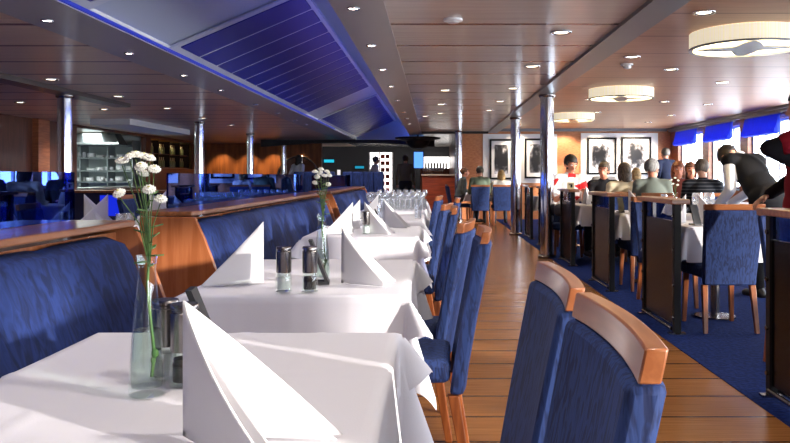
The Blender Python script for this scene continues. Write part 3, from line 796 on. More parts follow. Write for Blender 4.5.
# buffet counter lit in blue, servery, bottle display
t = thing('buffet_counter', 'buffet counter with a wooden top and glowing blue front on the left', 'counter', (-5.6, 13.2, .004))
obj('body', bx(-1.5, 1.3, -.2, .4, .0, .84), mat('counter_dark', (30, 34, 60), .4), t)
obj('blue_front', bx(-.05, .48, -.215, -.2, .45, .8), mat('blue_glow', (24, 40, 160), .4, emit=(20, 50, 255), estr=.5), t)
obj('worktop', bx(-1.55, 1.35, -.26, .45, .84, .88), CAPWOOD, t)
STAIN = mat('stainless', (170, 176, 176), .3, .9)
t = thing('kitchen_shelf', 'lit kitchen shelves with white crockery seen through the servery', 'shelf', (-9.3, 21.2, 0))
for z in (.95, 1.25, 1.6, 1.95): obj('shelf_board', bx(-1.1, 1.1, -.3, .2, z, z+.03), STAIN, t)
for x in (-1.1, -.35, .4, 1.07): obj('upright', bx(x, x+.03, -.3, .2, .0, 2.1), STAIN, t)
rnd = random.Random(11)
pl = None
for z in (.98, 1.28, 1.63):
    for k in range(8):
        x = -10.25+k*.27+rnd.uniform(-.03, .03)
        if pl is None:
            bm = bmesh.new(); lathe(bm, [(.06, 0), (.10, .015), (.105, .02), (.105, .09), (.06, .09)], 16)
            pl = obj('plate_stack', bm, WHITEPAINT, smooth=40); o = pl
        else: o = pl.copy(); COL.objects.link(o)
        o.location = (x, 21.12, z+.002); o.scale = (1, 1, rnd.uniform(.6, 1.7)); tag(o, 'white stack of crockery on the kitchen shelves behind the servery', 'crockery', 'crockery in the servery')
t = thing('extractor_hood', 'dark extractor hood above the lit kitchen shelves', 'hood', (-9.2, 20.3, 1.95))
bm = bmesh.new(); hexa(bm, [(-1, -.3, 0), (1, -.3, 0), (1, .3, 0), (-1, .3, 0), (-.8, -.1, .3), (.8, -.1, .3), (.8, .3, .3), (-.8, .3, .3)]); obj('canopy', bm, mat('hood_grey', (90, 96, 98), .3, .8), t)
bm = bmesh.new(); box(bm, -1.0, 1.0, -.33, -.3, 0, .06); obj('lip', bm, STAIN, t)
l = bpy.data.lights.new('kitchen', 'AREA'); l.shape = 'RECTANGLE'; l.size = .5; l.size_y = 3; l.energy = 90; l.color = (.92, 1, .97)
o = bpy.data.objects.new('kitchen_light', l); COL.objects.link(o); o.location = (-9.0, 19.0, 2.25)
t = thing('servery_counter', 'stainless servery counter in the wall opening', 'counter', (-8.0, 19.25, 0))
obj('worktop', bx(-.4, .25, -2.02, 2.02, .82, .86), STAIN, t)
obj('front_panel', bx(.005, .02, -2.0, 2.0, .3, .82), WALLDARK, t)
t = thing('bottle_display', 'amber lit display cabinet with rows of bottles beside the servery', 'display cabinet', (-8.3, 23.65, 1.38))
obj('back_board', bx(-.25, -.22, -1.9, 1.9, 0, .8), mat('amber_back', (160, 110, 50), .5, emit=(255, 170, 70), estr=.25), t)
for z in (.0, .4): obj('shelf', bx(-.22, .15, -1.9, 1.9, z, z+.02), WALLDARK, t)
for y in (-1.9, -.95, 0, .95, 1.87): obj('divider', bx(-.22, .15, y, y+.03, .0, .8), BLACK, t)
bt = None
for z in (1.402, 1.802):
    for k in range(22):
        y = 21.95+k*.16
        if abs((y-21.75) % .95-.015) < .06: continue
        if bt is None:
            bm = bmesh.new(); lathe(bm, [(.04, 0), (.04, .18), (.015, .23), (.014, .3)], 12)
            bt = obj('bottle', bm, mat('bottle_glass', (120, 120, 70), .1, col2=(210, 190, 140), scale=(1, 9, 1)), smooth=40); o = bt
        else: o = bt.copy(); COL.objects.link(o)
        o.location = (-8.3, y, z); tag(o, 'small bottle standing in the amber lit display cabinet', 'bottle', 'bottles in the display')
for y in (22.2, 23.2, 24.2, 25.1): spot((-8.25, y, 2.17), 3, 100)
obj_p = struct('trim_9', bx(XL+.0, XL+.12, 15.3, 15.75, 0, CEIL), WALLWOOD, 'pale wood pilaster on the left wall', 'pilaster')
# wall washers on the amber wall
for x in (-7.4, -6.5, -5.6, -4.7): spot((x, 26.45, 2.26), 85, 80, (1, .72, .4), down=(0, .35, -1))
t = thing('arched_mirror', 'arched mirror with a metal rim on the amber wall', 'mirror', (-4.75, 26.98, .9))
bm = bmesh.new(); pr = []
R = .75
for i in range(21):
    a = PI*i/20; pr.append((math.cos(a)*R, math.sin(a)*R*1.1+.1))
pr += [(-R, -.2), (R, -.2)]
v = [bm.verts.new((x, 0, z)) for x, z in pr]; v2 = [bm.verts.new((x, -.02, z)) for x, z in pr]
bm.faces.new(v); bm.faces.new(v2[::-1])
for i in range(len(pr)): bm.faces.new((v[i], v[(i+1) % len(pr)], v2[(i+1) % len(pr)], v2[i]))
obj('mirror_glass', bm, mat('mirror', (150, 140, 130), .05, 1), t)
bm = bmesh.new(); path(bm, [(x, -.03, z) for x, z in pr[:21]], .04); obj('rim', bm, STEEL, t, smooth=True)

# ------------------------------------------------------------------ end of the hall: bar
for (x, lb) in ((-3.3, 'left'), (-1.95, 'right')):
    t = thing('booth_bench', 'blue booth bench at the far end, %s of the white post' % lb, 'bench', (x, 21.2, .0), 0, 'blue booth benches')
    bm = bmesh.new()
    for k in range(4): box(bm, -.565+k*.2825, -.285+k*.2825, -.11, .11, .552, 1.25)
    obj('backrest', bm, SOFAFAB, t, bevel=.035, smooth=40)
    obj('base', bx(-.58, .58, -.12, .4, 0.004, .55), SOFAFAB, t, bevel=.03)
tag(obj('white_post', bx(-2.66, -2.58, 21.1, 21.18, 0.004, 1.3), WHITEPAINT), 'white square post between the two far blue benches', 'post')
t = thing('display_shelf', 'white lit display shelf stacked with red boxes at the far end', 'display shelf', (-1.9, 27.5, 0))
GLOW = mat('glow_white', (250, 250, 250), .5, emit=(255, 250, 245), estr=2.4)
obj('back_panel', bx(-.42, .42, .2, .24, .5, 1.98), GLOW, t)
for x in (-.42, -.06, .4): obj('side_panel', bx(x, x+.03, -.1, .2, .004, 1.98), WHITEPAINT, t)
for k in range(6): obj('shelf_board', bx(-.42, .43, -.1, .2, .55+k*.24, .57+k*.24), WHITEPAINT, t)
RED = mat('red_box', (196, 66, 44), .5); rb = None
for k in range(6):
    for x in (-1.83, -1.66):
        if rb is None: rb = obj('red_box', bx(-.07, .07, -.08, .08, 0, .13), RED); o = rb
        else: o = rb.copy(); COL.objects.link(o)
        o.location = (x, 27.45, .572+k*.24); tag(o, 'red box stacked on the white lit display shelf', 'box', 'red boxes on the display shelf')
def screen(px0, px1, py0, py1, d, m, label):
    c = at((px0+px1)/2, (py0+py1)/2, d); w = (px1-px0)*d/F/2; h = (py1-py0)*d/F/2
    t = thing('mounted_screen', label, 'screen', c)
    obj('housing', bx(-w-.03, w+.03, .012, .06, -h-.03, h+.03), BLACK, t)
    obj('display', bx(-w, w, 0, .01, -h, h), m, t)
screen(414, 423, 152, 168, 26.5, mat('screen_blue', (80, 150, 255), .3, emit=(90, 150, 255), estr=1.3), 'glowing pale blue screen by the bar')
screen(324, 334, 159.5, 162.5, 27.5, mat('screen_teal', (40, 200, 220), .3, emit=(40, 190, 220), estr=.8), 'small teal lit display left in the dark far end')
screen(355, 364, 166, 168.5, 27.5, mat('screen_teal2', (40, 200, 220), .3, emit=(40, 170, 210), estr=.5), 'tiny teal lit display right in the dark far end')
t = thing('back_bar', 'white lit back bar wall with small dark bottles', 'back bar', (.02, 29.2, 0))
obj('lit_panel', bx(-.54, .56, .1, .14, 1.42, 1.86), GLOW, t)
obj('shelf', bx(-.54, .56, -.15, .1, 1.38, 1.42), BLACK, t)
obj('cabinet', bx(-.54, .56, -.15, .14, .004, 1.38), WALLDARK, t)
bb = None
for k in range(9):
    if bb is None:
        bm = bmesh.new(); lathe(bm, [(.035, 0), (.035, .17), (.013, .22), (.012, .29)], 10); bb = obj('bottle', bm, mat('bottle_dark', (60, 40, 36), .2), smooth=40); o = bb
    else: o = bb.copy(); COL.objects.link(o)
    o.location = (-.42+k*.11, 29.15, 1.422); tag(o, 'dark bottle in front of the white lit back bar', 'bottle', 'bottles on the back bar')
t = thing('bar_counter', 'red brown bar counter beyond the last table', 'bar', (.12, 21.6, 0))
REDWOOD = mat('red_wood', (150, 66, 40), .3, col2=(120, 48, 30), scale=(2, 20, 20), coat=.3)
obj('front_panel', bx(-.45, .46, 0, .5, .004, 1.14), REDWOOD, t)
obj('worktop', bx(-.48, .47, -.06, .55, 1.14, 1.18), mat('bar_top', (190, 170, 150), .2), t)
for k in range(10):
    glass('wine_glass', -.3+k*.06, 21.75, 'wine glass lined up on the red brown bar counter', 'glasses on the bar', z=1.182)
t = thing('hanging_rack', 'dark cone shaped rack hanging above the bar', 'rack', (-.45, 21.4, 1.9))
bm = bmesh.new(); lathe(bm, [(.16, 0), (.3, .1), (.34, .2), (.62, .26), (.64, .3), (.3, .32)], 24); obj('cone', bm, BLACK, t, smooth=40)
bm = bmesh.new(); tube(bm, (0, 0, .32), (0, 0, CEIL-1.9), .03); obj('rod', bm, BLACK, t)
for x in (-2.0, -.9, .1): spot((x, 24.9, 2.24), 90, 130, (1, .9, .8))
for x in (-3.0, -1.9, -.6, .2): spot((x, 20.4, 2.24), 60, 120, (1, .92, .84))  # lamps added without fittings to brighten the bar front and benches

# ------------------------------------------------------------------ pictures on the far wall
def photo_mat(name, sx, sz, thr, seed):
    m = bpy.data.materials.new(name); m.use_nodes = True; nt = m.node_tree; L = nt.links.new; b = nt.nodes['Principled BSDF']; b.inputs['Roughness'].default_value = .4
    tc = nt.nodes.new('ShaderNodeTexCoord'); mp = nt.nodes.new('ShaderNodeMapping'); mp.inputs['Location'].default_value = (seed*3.1, seed*1.7, seed*2.3); mp.inputs['Scale'].default_value = (9, 5, 7)
    L(tc.outputs['Object'], mp.inputs[0]); nz = nt.nodes.new('ShaderNodeTexNoise'); nz.inputs['Scale'].default_value = 1; nz.inputs['Detail'].default_value = 6; L(mp.outputs[0], nz.inputs['Vector'])
    m2 = nt.nodes.new('ShaderNodeMapping'); m2.inputs['Scale'].default_value = (1/sx, 0, 1/sz); m2.inputs['Location'].default_value = (thr, 0, -.0); L(tc.outputs['Object'], m2.inputs[0])
    ln = nt.nodes.new('ShaderNodeVectorMath'); ln.operation = 'LENGTH'; L(m2.outputs[0], ln.inputs[0])
    ad = nt.nodes.new('ShaderNodeMath'); ad.operation = 'MULTIPLY_ADD'; ad.inputs[1].default_value = 2.4; L(nz.outputs['Fac'], ad.inputs[0]); L(ln.outputs['Value'], ad.inputs[2])
    r = nt.nodes.new('ShaderNodeValToRGB'); e = r.color_ramp.elements; e[0].position = .72; e[0].color = lin((26, 26, 30)); e[1].position = 1.0; e[1].color = lin((205, 205, 210))
    n = r.color_ramp.elements.new(.88); n.color = lin((110, 108, 112))
    md = nt.nodes.new('ShaderNodeMath'); md.operation = 'MULTIPLY'; md.inputs[1].default_value = .42; L(ad.outputs[0], md.inputs[0]); L(md.outputs[0], r.inputs[0]); L(r.outputs[0], b.inputs['Base Color'])
    return m
def board(px0, px1, py0, py1, label):
    d = FARY-.025; a, b = at(px0, py1, d), at(px1, py0, d)
    return tag(obj('picture_board', bx(a.x, b.x, d, FARY-.001, a.z, b.z), WHITEPAINT), label, 'board')
board(483, 557, 134, 183, 'white mounting board behind the two left pictures')
board(581, 658, 133, 183, 'white mounting board behind the two right pictures')
def picture(px0, px1, py0, py1, label, m):
    d = FARY-.03; a, b = at(px0, py1, d), at(px1, py0, d); c = (a+b)/2; w, h = (b.x-a.x)/2, (b.z-a.z)/2
    t = thing('framed_picture', label, 'picture', (c.x, d, c.z), 0, 'framed black and white pictures')
    bm = bmesh.new(); f = .05
    box(bm, -w, -w+f, -.03, 0, -h, h); box(bm, w-f, w, -.03, 0, -h, h); box(bm, -w+f, w-f, -.03, 0, -h, -h+f); box(bm, -w+f, w-f, -.03, 0, h-f, h)
    obj('frame', bm, BLACK, t)
    obj('mount', bx(-w+f, w-f, -.008, -.002, -h+f, h-f), WHITEPAINT, t)
    obj('print', bx(-w+.13, w-.13, -.012, -.008, -h+.15, h-.15), m, t)
picture(489.5, 513, 139, 179.5, 'black framed picture between the far columns, leftmost of the four', photo_mat('print_a', .22, .5, .05, 1))
picture(524.5, 548, 138.5, 178.5, 'black framed picture second from left, partly behind the thick column', photo_mat('print_b', .22, .45, -.1, 2))
picture(587, 616.5, 137.5, 174.5, 'black framed picture third from left, above the man in black', photo_mat('print_c', .26, .3, .3, 3))
picture(621, 651, 137, 174.5, 'black framed picture farthest right, beside the corner', photo_mat('print_d', .2, .4, .0, 4))
for px in (492, 520, 568, 600, 636, 644): spot((ax(px, 19.4), 19.5, CEILR-.02), 75, 100, (1, .82, .6), down=(0, .5, -1))

# ------------------------------------------------------------------ right side: low screens, tables, chairs
SC0 = None
def low_screen(y0, label, L=.85):
    global SC0
    if SC0 is not None: return dup(SC0, (1.73, y0, .004), 0, label)
    t = thing('low_screen', label, 'screen', (1.73, y0, .004), 0, 'dark low screens beside the aisle')
    for y in (0, L-.05):
        p = obj('post', bx(-.025, .025, y, y+.05, .0, .925), BLACK, t, bevel=.003)
        for z in (.12, .35, .6, .84):
            bm = bmesh.new(); tube(bm, (-.036, y+.025, z), (-.024, y+.025, z), .012); obj('bolt', bm, STEEL, p, smooth=40)
        obj('foot_plate', bx(-.06, .06, y-.0, y+.05, 0, .012), STEEL, p)
    obj('smoked_panel', bx(-.012, .012, .05, L-.05, .06, .80), DARKPANEL, t)
    obj('glass_strip', bx(-.008, .008, .05, L-.05, .805, .92), glassy('strip_glass', (120, 140, 190), .12), t)
    bm = bmesh.new(); tube(bm, (-.03, .05, .035), (-.03, L-.05, .035), .013); tube(bm, (.03, .05, .035), (.03, L-.05, .035), .013); obj('lower_rail', bm, STEEL, t, smooth=40)
    obj('top_shelf', bx(-.06, .075, -.045, L+.03, .926, .962), BEECH, t, bevel=.006)
    SC0 = t; KIDS[t.name] = list(t.children)
    return t
KS = [3.1, 5.45, 7.45, 9.55, 11.7, 13.6, 15.3]
for k, y0 in enumerate(KS):
    low_screen(y0, 'dark low screen with wooden top, '+('cut off by the right picture edge', 'in front of the nearest table in view', 'third from the right edge, beside the second table', 'right behind the thick chrome column', 'just left of the thick chrome column', 'between the two chrome columns', 'farthest one beside the far chrome column')[k])
GR = 'blue chairs at the window side tables'
RT = ('cut off at the right edge', 'nearest on the right', 'second on the right', 'third on the right', 'fourth on the right', 'fifth on the right', 'sixth on the right')
for k, y0 in enumerate(KS):
    if k == 0:
        chair(2.2, 4.72, PI, 'blue chair at the right picture edge behind the nearest dark screen', GR); continue
    a, b = y0+.28, y0+1.12
    if k < 6: table(1.88, 2.62, a, b, 'on the table '+RT[k]+', behind the dark screens', 40+k, step=.026, over=.27, floor=.004, group='white tables at the right')
    if k == 1:
        chair(2.125, y0-.02, 0, 'large blue chair on the right seen squarely from behind', GR)
        chair(2.05, y0+1.62, PI, 'blue chair on the far side of the nearest right table', GR)
    elif k == 2:
        chair(2.12, y0-.02, 0, 'blue chair behind the nearest dark screen, half hidden', GR)
        chair(2.15, y0+1.58, PI, 'blue chair on the far side of the second right table', GR)
    elif k == 3:
        chair(2.33, y0-.02, 0, 'blue chair of the woman in the cream top', GR)
        chair(1.86, y0+1.62, PI, 'blue chair of the man in the red patterned shirt', GR)
        chair(2.34, y0+1.62, PI, 'blue chair of the man in black', GR)
    elif k in (4, 5):
        chair(2.15, y0-.02, 0, 'blue chair seen from behind at the %s' % RT[k], GR)
napkin(2.05, 5.95, -.3, 'white napkin on the nearest right table beside the black card', 'napkins on the right tables', s=1.1, z=TZ+.006)
napkin(2.0, 6.1, -2.6, 'white napkin on the nearest right table behind another napkin', 'napkins on the right tables', s=1.1, z=TZ+.006)
card(1.98, 5.86, -1.3, 'black table card on the nearest right table', z=TZ+.004)
napkin(2.0, 7.9, -.3, 'white napkin on the second right table beside the card with a white emblem', 'napkins on the right tables', s=1.15, z=TZ+.006)
card(1.9, 7.85, -1.45, 'black table card with a white emblem on the second right table', True, z=TZ+.004)
napkin(1.98, 10.0, 1.2, 'white napkin on the third right table before the man in the red patterned shirt', 'napkins on the right tables', s=1.15, z=TZ+.006)
for (px, d) in ((697.5, 6.42), (709, 6.45)):
    glass('wine_glass', ax(px, d), d, 'stemmed wine glass above the napkin on the nearest right table', 'wine glasses on the nearest right table', z=TZ+.006).scale = (1.3, 1.3, 1.25)
glass('wine_glass', ax(664, 7.9), 7.9, 'stemmed wine glass left of the small vase on the second right table', None, z=TZ+.006)
glass('tumbler', ax(640, 8.0), 8.0, 'tumbler on the second right table above the dark screen', 'tumblers on the second right table', z=TZ+.006)
glass('tumbler', ax(736, 6.2), 6.2, 'tumbler in front of the white sleeve of the waiter', None, z=TZ+.006)
D3 = 6.25
vase(ax(675, D3), D3, 'small looking bud vase on the nearest right table', [at(px, py, D3+random.uniform(-.02, .02)) for px, py in ((671, 180), (675, 178), (678, 180.5), (673, 184), (677.5, 185))], z=TZ+.004, flabel='spray of small white flowers on the nearest right table', leaves=False)
t = thing('reserved_tag', 'small cream tag on top of the dark screen behind the thick column', 'tag', (1.71, 9.6, .966))
obj('plate', bx(-.045, .045, -.003, .003, .0, .085), mat('cream', (236, 220, 170), .6), t)
bm = bmesh.new(); box(bm, -.025, .02, -.005, -.003, .05, .062); box(bm, -.005, .02, -.005, -.003, .02, .05); obj('mark', bm, BLACK, t)
# tables and chairs by the windows
table(2.75, 3.95, 9.65, 10.35, 'before the grey haired man and the striped sweater', 60, step=.04, floor=.004, group='tables by the windows')
table(4.2, 5.3, 10.4, 11.1, 'of the window table farther right behind the waiter', 61, step=.04, floor=.004, group='tables by the windows')
chair(2.66, 9.05, 0, 'blue chair of the grey haired man in the grey green shirt', GR)
chair(3.25, 9.0, 0, 'blue chair of the man in the striped sweater', GR)
chair(4.55, 9.9, 0, 'blue chair behind the second waiter at the right picture edge', GR)
chair(3.38, 10.95, PI, 'blue chair of the woman with reddish hair', GR)
chair(3.82, 11.75, PI, 'blue chair of the woman behind the reddish hair', GR)
chair(2.95, 12.9, 0, 'blue chair of the person in white in the background', GR)
chair(3.45, 13.2, 0, 'blue chair of the child in pink', GR)
chair(1.04, 17.2, 0, 'blue chair of the man in olive at the far table', GR)
chair(1.53, 17.2, 0, 'blue chair of the blond woman at the far table', GR)
chair(.30, 18.28, -1.45, 'blue chair at the far table turned to the side by the far column', GR)
table(.75, 1.85, 17.95, 18.6, 'of the far table at the end of the aisle', 62, step=.05, group='tables at the end')

# ------------------------------------------------------------------ people
def remeshed(name, bm, m, parent, voxel, smooth=6):
    me = bpy.data.meshes.new('tmp'); bm.to_mesh(me); bm.free()
    o = bpy.data.objects.new('tmp', me); COL.objects.link(o)
    r = o.modifiers.new('r', 'REMESH'); r.mode = 'VOXEL'; r.voxel_size = voxel
    s = o.modifiers.new('s', 'SMOOTH'); s.factor = .5; s.iterations = smooth
    dg = bpy.context.evaluated_depsgraph_get(); me2 = bpy.data.meshes.new_from_object(o.evaluated_get(dg))
    bpy.data.objects.remove(o); bpy.data.meshes.remove(me)
    me2.name = name; me2.materials.clear(); me2.materials.append(m)
    for p in me2.polygons: p.use_smooth = True
    q = bpy.data.objects.new(name, me2); COL.objects.link(q); q.parent = parent
    return q
def person(label, loc, yaw, top, skin=SKIN, pose='sit', lean=.1, side=0, head=(0, 0), hands=None, elbows=None, shirt=None, sleeve=2, trousers=None, vest=None, vest_sleeve=0, hair=(90, 70, 50), hairlen=0, face=False, patch=None, voxel=.013, tie=None):
    """faces +y before the turn by yaw; `top` is the height of the crown; head = (turn, nod); hands = two points in the person's frame"""
    t = thing('person', label, 'person', loc, yaw)
    sit = pose == 'sit'
    pel = Vector((0, 0, .635 if sit else .93))
    Rl = Euler((-lean, side, 0)).to_matrix()
    TL = .455 if sit else .50
    nk = pel+Rl @ Vector((0, 0, TL)); ch = pel+Rl @ Vector((0, .0, TL*.62))
    up = Rl @ Vector((0, 0, 1)); fw = Rl @ Vector((0, 1, 0))
    Rh = Euler((head[1], 0, head[0])).to_matrix()
    hc = nk+up*.07+Vector((0, .02, .075)) if pose != 'bend' else nk+up*.11+fw*.11
    crown = hc+Rh @ Vector((0, 0, .115))
    sc = 1.0
    if top: sc = top/crown.z
    sh = {s: nk+Rl @ Vector((s*.175, -.005, -.055)) for s in (-1, 1)}
    hp = {s: pel+Vector((s*.095, .0, -.02)) for s in (-1, 1)}
    if sit: kn = {s: hp[s]+Vector((s*.04, .42, .01)) for s in (-1, 1)}; an = {s: kn[s]+Vector((0, -.03, -.51)) for s in (-1, 1)}
    else: kn = {s: hp[s]+Vector((s*.01, .03, -.43)) for s in (-1, 1)}; an = {s: kn[s]+Vector((0, -.04, -.41)) for s in (-1, 1)}
    if hands is None: hands = ((-.16, .36, .80), (.16, .36, .80)) if sit else ((-.25, .05, .85), (.25, .05, .85))
    hd = {-1: Vector(hands[0]), 1: Vector(hands[1])}; el = {}
    for s in (-1, 1):
        d = hd[s]-sh[s]; L = d.length; a = .29
        if L > .54: hd[s] = sh[s]+d*(.54/L); d = hd[s]-sh[s]; L = .54
        hgt = math.sqrt(max(a*a-(L/2)**2, .0004)); pole = (Vector((s*.25, -.3, -1))); n = (pole-d*(pole.dot(d)/d.dot(d))).normalized()
        el[s] = sh[s]+d*.5+n*hgt
        if elbows: el[s] = Vector(elbows[0 if s < 0 else 1])
    def torso(bm, g):
        ell(bm, ch, (.165+g, .105+g, .19+g), Rl, 3); ell(bm, pel+up*.13, (.15+g, .11+g, .17+g), Rl, 3); ell(bm, pel, (.165+g, .12+g, .12+g), None, 3)
        for s in (-1, 1): cap(bm, nk-up*.04, sh[s], .05+g, .058+g)
    def arms(bm, g, upto):
        for s in (-1, 1):
            cap(bm, sh[s], el[s], .052+g, .042+g)
            if upto > 1: cap(bm, el[s], el[s].lerp(hd[s], .97 if upto == 2 else .3), .040+g, .030+g)
    def legs(bm, g, end=1.0):
        for s in (-1, 1):
            cap(bm, hp[s], kn[s], .082+g, .055+g); cap(bm, kn[s], kn[s].lerp(an[s], end), .052+g, .036+g)
    bm = bmesh.new(); torso(bm, 0); arms(bm, 0, 2); legs(bm, 0)
    cap(bm, nk-up*.03, hc-Vector((0, .02, .03)), .055, .052)
    ell(bm, hc+Rh @ Vector((0, -.01, .02)), (.076, .094, .095), Rh, 3); ell(bm, hc+Rh @ Vector((0, .03, -.055)), (.058, .06, .062), Rh, 3)
    cap(bm, hc+Rh @ Vector((0, .085, .01)), hc+Rh @ Vector((0, .107, -.022)), .010, .016)
    for s in (-1, 1): ell(bm, hc+Rh @ Vector((s*.078, -.005, -.005)), (.012, .022, .034), Rh, 2)
    ell(bm, hc+Rh @ Vector((0, .083, -.055)), (.026, .012, .010), Rh, 2)
    for s in (-1, 1):                                   # hands: palm, four fingers, thumb
        d = (hd[s]-el[s]).normalized(); w = d.cross(Vector((0, 0, 1))); w = w.normalized() if w.length > .01 else Vector((1, 0, 0)); n = w.cross(d)
        pm = hd[s]+d*.045
        ell(bm, pm, (.040, .048, .016), Matrix((w, d, n)).transposed(), 2)
        for i, L in enumerate((.062, .074, .070, .055)):
            b = hd[s]+d*.085+w*(-.030+.020*i); m_ = b+d*L*.5-n*.006; e = m_+d*L*.42-n*.022
            cap(bm, b, m_, .0095, .009, 1); cap(bm, m_, e, .009, .0075, 1)
        b = hd[s]+d*.03-w*s*.034; m_ = b-w*s*.03+d*.03; cap(bm, b, m_, .013, .0105, 1); cap(bm, m_, m_+d*.03-n*.01, .0105, .009, 1)
        if not False:
            ft = an[s]; cap(bm, ft+Vector((0, -.03, -.045)), ft+Vector((0, .16, -.05)), .04, .033); cap(bm, an[s], ft+Vector((0, -.01, -.04)), .036, .036)
    remeshed('body', bm, skin, t, voxel, 3)
    if shirt is not None:
        bm = bmesh.new(); torso(bm, .014); arms(bm, .012, sleeve); cap(bm, nk-up*.05, nk+up*.015, .068, .062)
        remeshed('shirt', bm, shirt, t, voxel, 6)
    if vest is not None:
        bm = bmesh.new(); torso(bm, .026)
        for s in (-1, 1):
            if vest_sleeve: cap(bm, sh[s], sh[s].lerp(el[s], vest_sleeve), .084, .072)
        remeshed('waistcoat', bm, vest, t, voxel, 6)
    bm = bmesh.new(); legs(bm, .014, .98); ell(bm, pel+Vector((0, 0, -.01)), (.182, .138, .125), None, 3)
    remeshed('trousers', bm, trousers or mat('trousers_dark', (38, 40, 52), .8), t, voxel, 6)
    for s in (-1, 1):
        bm = bmesh.new(); ft = an[s]; cap(bm, ft+Vector((0, -.035, -.045)), ft+Vector((0, .17, -.05)), .046, .038); cap(bm, ft+Vector((0, -.01, .0)), ft+Vector((0, -.01, -.04)), .044, .046)
        remeshed('shoe', bm, mat('shoe_leather', (24, 20, 20), .4), t, .012, 4)
    if hair is not None:
        hm = mat('hair_%d_%d_%d' % hair, hair, .6, col2=tuple(int(c*.7) for c in hair), scale=(90, 90, 20))
        bm = bmesh.new(); res = bmesh.ops.create_icosphere(bm, subdivisions=4, radius=1)
        for v in bm.verts: v.co = Vector((v.co.x*.088, v.co.y*.105-.016, v.co.z*.107+.026+(.004*math.sin(v.co.x*23)*math.cos(v.co.y*19))))
        dele = [f for f in bm.faces if (f.calc_center_median().y > .045 and f.calc_center_median().z < .062) or f.calc_center_median().z < -.045-hairlen*.3 or (abs(f.calc_center_median().x) > .06 and f.calc_center_median().z < .0 and f.calc_center_median().y > -.02)]
        bmesh.ops.delete(bm, geom=dele, context='FACES')
        if hairlen:
            ell(bm, (0, -.055, -.05-hairlen*.4), (.085, .055, .075+hairlen*.5), None, 3)
            for s in (-1, 1): ell(bm, (s*.078, -.012, -.03-hairlen*.3), (.02, .045, .075+hairlen*.3), None, 3)
        bmesh.ops.transform(bm, matrix=Matrix.Translation(hc) @ Rh.to_4x4(), verts=bm.verts[:])
        h = obj('hair', bm, hm, t, smooth=True)
        md = h.modifiers.new('thick', 'SOLIDIFY'); md.thickness = .012; md.offset = -1
    if face:
        for s in (-1, 1):
            bm = bmesh.new(); ell(bm, hc+Rh @ Vector((s*.031, .076, .018)), (.013, .009, .0075), Rh, 2); e = obj('eye', bm, WHITEPAINT, t, smooth=True)
            bm = bmesh.new(); ell(bm, hc+Rh @ Vector((s*.031, .0835, .018)), (.0062, .003, .0062), Rh, 2); obj('iris', bm, mat('iris', (40, 30, 26), .3), e, smooth=True)
            bm = bmesh.new(); path(bm, [hc+Rh @ Vector((s*x, y, z)) for x, y, z in ((.014, .086, .036), (.032, .085, .041), (.05, .074, .036))], [.004, .0045, .003], 6); obj('eyebrow', bm, hm, t, smooth=True)
        bm = bmesh.new(); path(bm, [hc+Rh @ Vector((x, y, z)) for x, y, z in ((-.022, .084, -.054), (0, .093, -.055), (.022, .084, -.054))], [.003, .006, .003], 8); obj('lips', bm, mat('lips', (170, 86, 76), .5), t, smooth=True)
    if tie is not None: pass
    t.scale = (sc,)*3
    return t
W_ = lambda n, c, **k: mat('cloth_'+n, c, .85, spec=.2, **k)
FLORAL = W_('floral', (238, 232, 228), col2=(206, 40, 44), scale=(8, 8, 8), lo=.40, hi=.42, detail=1)
STRIPE = planks('cloth_stripe', (36, 38, 44), (30, 32, 38), (74, 76, 80), .042, width=.012, rough=.9, axis=2, graincale=(20, 20, 20), spec=.1)
fl = .004
def P(px, d): return (ax(px, d), d, fl)
# far table
person('man in an olive shirt seated with his back turned at the far table', P(480, 17.5), 0, 1.34, shirt=W_('olive', (92, 104, 88)), hair=(90, 80, 66), lean=.15, head=(.3, -.2), voxel=.016)
person('woman with fair hair and white top seated back turned at the far table', P(501.5, 17.5), 0, 1.25, shirt=W_('white', (220, 216, 206)), hair=(196, 156, 96), hairlen=.03, lean=.15, head=(.1, -.2), voxel=.016)
person('person in dark grey seated sideways beside the far chrome column', (.61, 18.28, .004), -1.45, 1.33, shirt=W_('grey', (86, 92, 92)), hair=(120, 76, 44), lean=.2, voxel=.016, skin=SKIN2)
# table behind the column
person('man in a white shirt with red flowers leaning over his table', P(567, 10.86), PI+.2, 1.40, shirt=FLORAL, hair=(36, 28, 26), lean=.22, head=(.15, -.45), face=True, sleeve=1, hands=((-.1, .36, .86), (.12, .34, .84)), skin=SKIN2)
person('man in black with a ruddy face looking at the room', P(603, 10.86), PI, 1.31, shirt=W_('black', (26, 26, 30)), hair=(84, 70, 58), lean=.1, head=(-.5, -.1), face=True, skin=SKIN2, hands=((-.16, .34, .80), (.16, .34, .80)))
person('woman in a cream top with grey brown hair seated with her back turned', P(625, 9.85), -.1, 1.29, shirt=W_('cream', (226, 214, 182)), hair=(118, 102, 86), hairlen=.05, lean=.18, head=(.5, -.1))
person('dark haired person in white in the background behind the man in black', P(605.5, 13.2), .2, 1.37, shirt=W_('white', (220, 216, 206)), hair=(46, 36, 32), lean=.1, voxel=.015, head=(.3, 0))
person('fair haired child in pink between the woman in cream and the grey haired man', P(637, 13.5), 0, 1.26, shirt=W_('pink', (196, 60, 96)), hair=(190, 160, 112), hairlen=.03, lean=.1, voxel=.015)
person('grey haired man in a grey green shirt seated with his head turned to the right', P(653, 9.4), -.15, 1.33, shirt=W_('greygreen', (112, 120, 112)), hair=(142, 140, 138), lean=.12, head=(-.7, -.1), skin=SKIN2)
person('man in a dark navy jacket standing by the corner of the room', P(666, 17.6), .3, 1.76, pose='stand', lean=.02, shirt=W_('navy', (30, 36, 58)), hair=(128, 122, 116), voxel=.015)
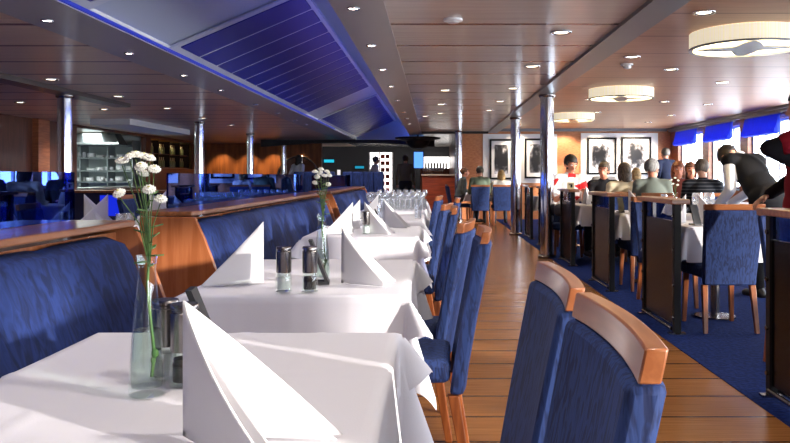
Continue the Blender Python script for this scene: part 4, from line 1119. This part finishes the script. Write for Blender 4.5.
person('woman with reddish hair facing the camera at the window table', P(677.8, 10.64), PI-.25, 1.32, shirt=W_('rust', (120, 60, 50)), hair=(150, 84, 52), hairlen=.04, lean=.1, head=(.1, -.1), face=True, skin=SKIN2)
person('woman with brown hair behind the reddish haired woman', P(690.4, 11.44), PI-.3, 1.32, shirt=W_('brown', (80, 60, 52)), hair=(120, 72, 50), hairlen=.04, lean=.1, head=(.2, -.1), face=True, skin=SKIN2)
person('man in a dark striped sweater seated with his back turned before the windows', P(703, 9.3), -.25, 1.32, shirt=STRIPE, hair=(104, 90, 76), lean=.22, head=(-.35, -.25))
# waiters
person('waiter in a black waistcoat bending over a table, white sleeve to the left', P(767, 7.2), .40, None, pose='bend', lean=.72, head=(0, -1.3), shirt=W_('shirtwhite', (226, 228, 236)), vest=W_('vest', (20, 20, 24)), trousers=W_('blacktrouser', (20, 20, 24)), hair=(40, 32, 30), hands=((-.24, .42, .80), (.12, .6, .84)))
person('waiter with a red waistcoat and a bent black sleeve at the right picture edge', (ax(807, 4.95), 4.95, fl), 1.3, None, pose='stand', lean=.0, vest_sleeve=.6, head=(0, -.2), shirt=W_('blackshirt', (26, 24, 28)), vest=W_('redvest', (150, 28, 44)), trousers=W_('blacktrouser', (20, 20, 24)), hair=(40, 32, 30), elbows=((-.2, .26, 1.30), (.25, .02, 1.12)), hands=((-.04, .06, 1.20), (.2, .2, 1.0)))
# far end
person('person in an olive jacket standing in front of the bar at the far end', P(405.5, 23), 0, 1.74, pose='stand', lean=.02, shirt=W_('olivejacket', (124, 118, 98)), hair=(66, 50, 40), voxel=.018)
person('waiter in a white shirt standing left of the red boxes at the far end', P(374, 23.5), -1.2, 1.72, pose='stand', lean=.08, shirt=W_('shirtwhite', (226, 228, 236)), hair=(36, 30, 28), voxel=.018)
person('waitress with long dark hair standing by the arched mirror', P(298, 22.5), -.6, 1.74, pose='stand', lean=.02, shirt=W_('blouse', (196, 194, 196)), hair=(26, 22, 24), hairlen=.14, voxel=.018)

# ------------------------------------------------------------------ camera and view
cam = bpy.data.cameras.new('camera'); co = bpy.data.objects.new('camera', cam); COL.objects.link(co); S.camera = co
co.location = (0, 0, EYE); co.rotation_euler = (math.radians(90), 0, 0)
cam.sensor_fit = 'HORIZONTAL'; cam.sensor_width = 36; cam.lens = 36*F/790
cam.shift_x = (395-CX)/790; cam.shift_y = -(221.5-CY)/790
cam.clip_start = .05
vs = S.view_settings; vs.view_transform = 'Standard'; vs.look = 'None'; vs.gamma = 1; vs.use_curve_mapping = False; vs.exposure = 0.38
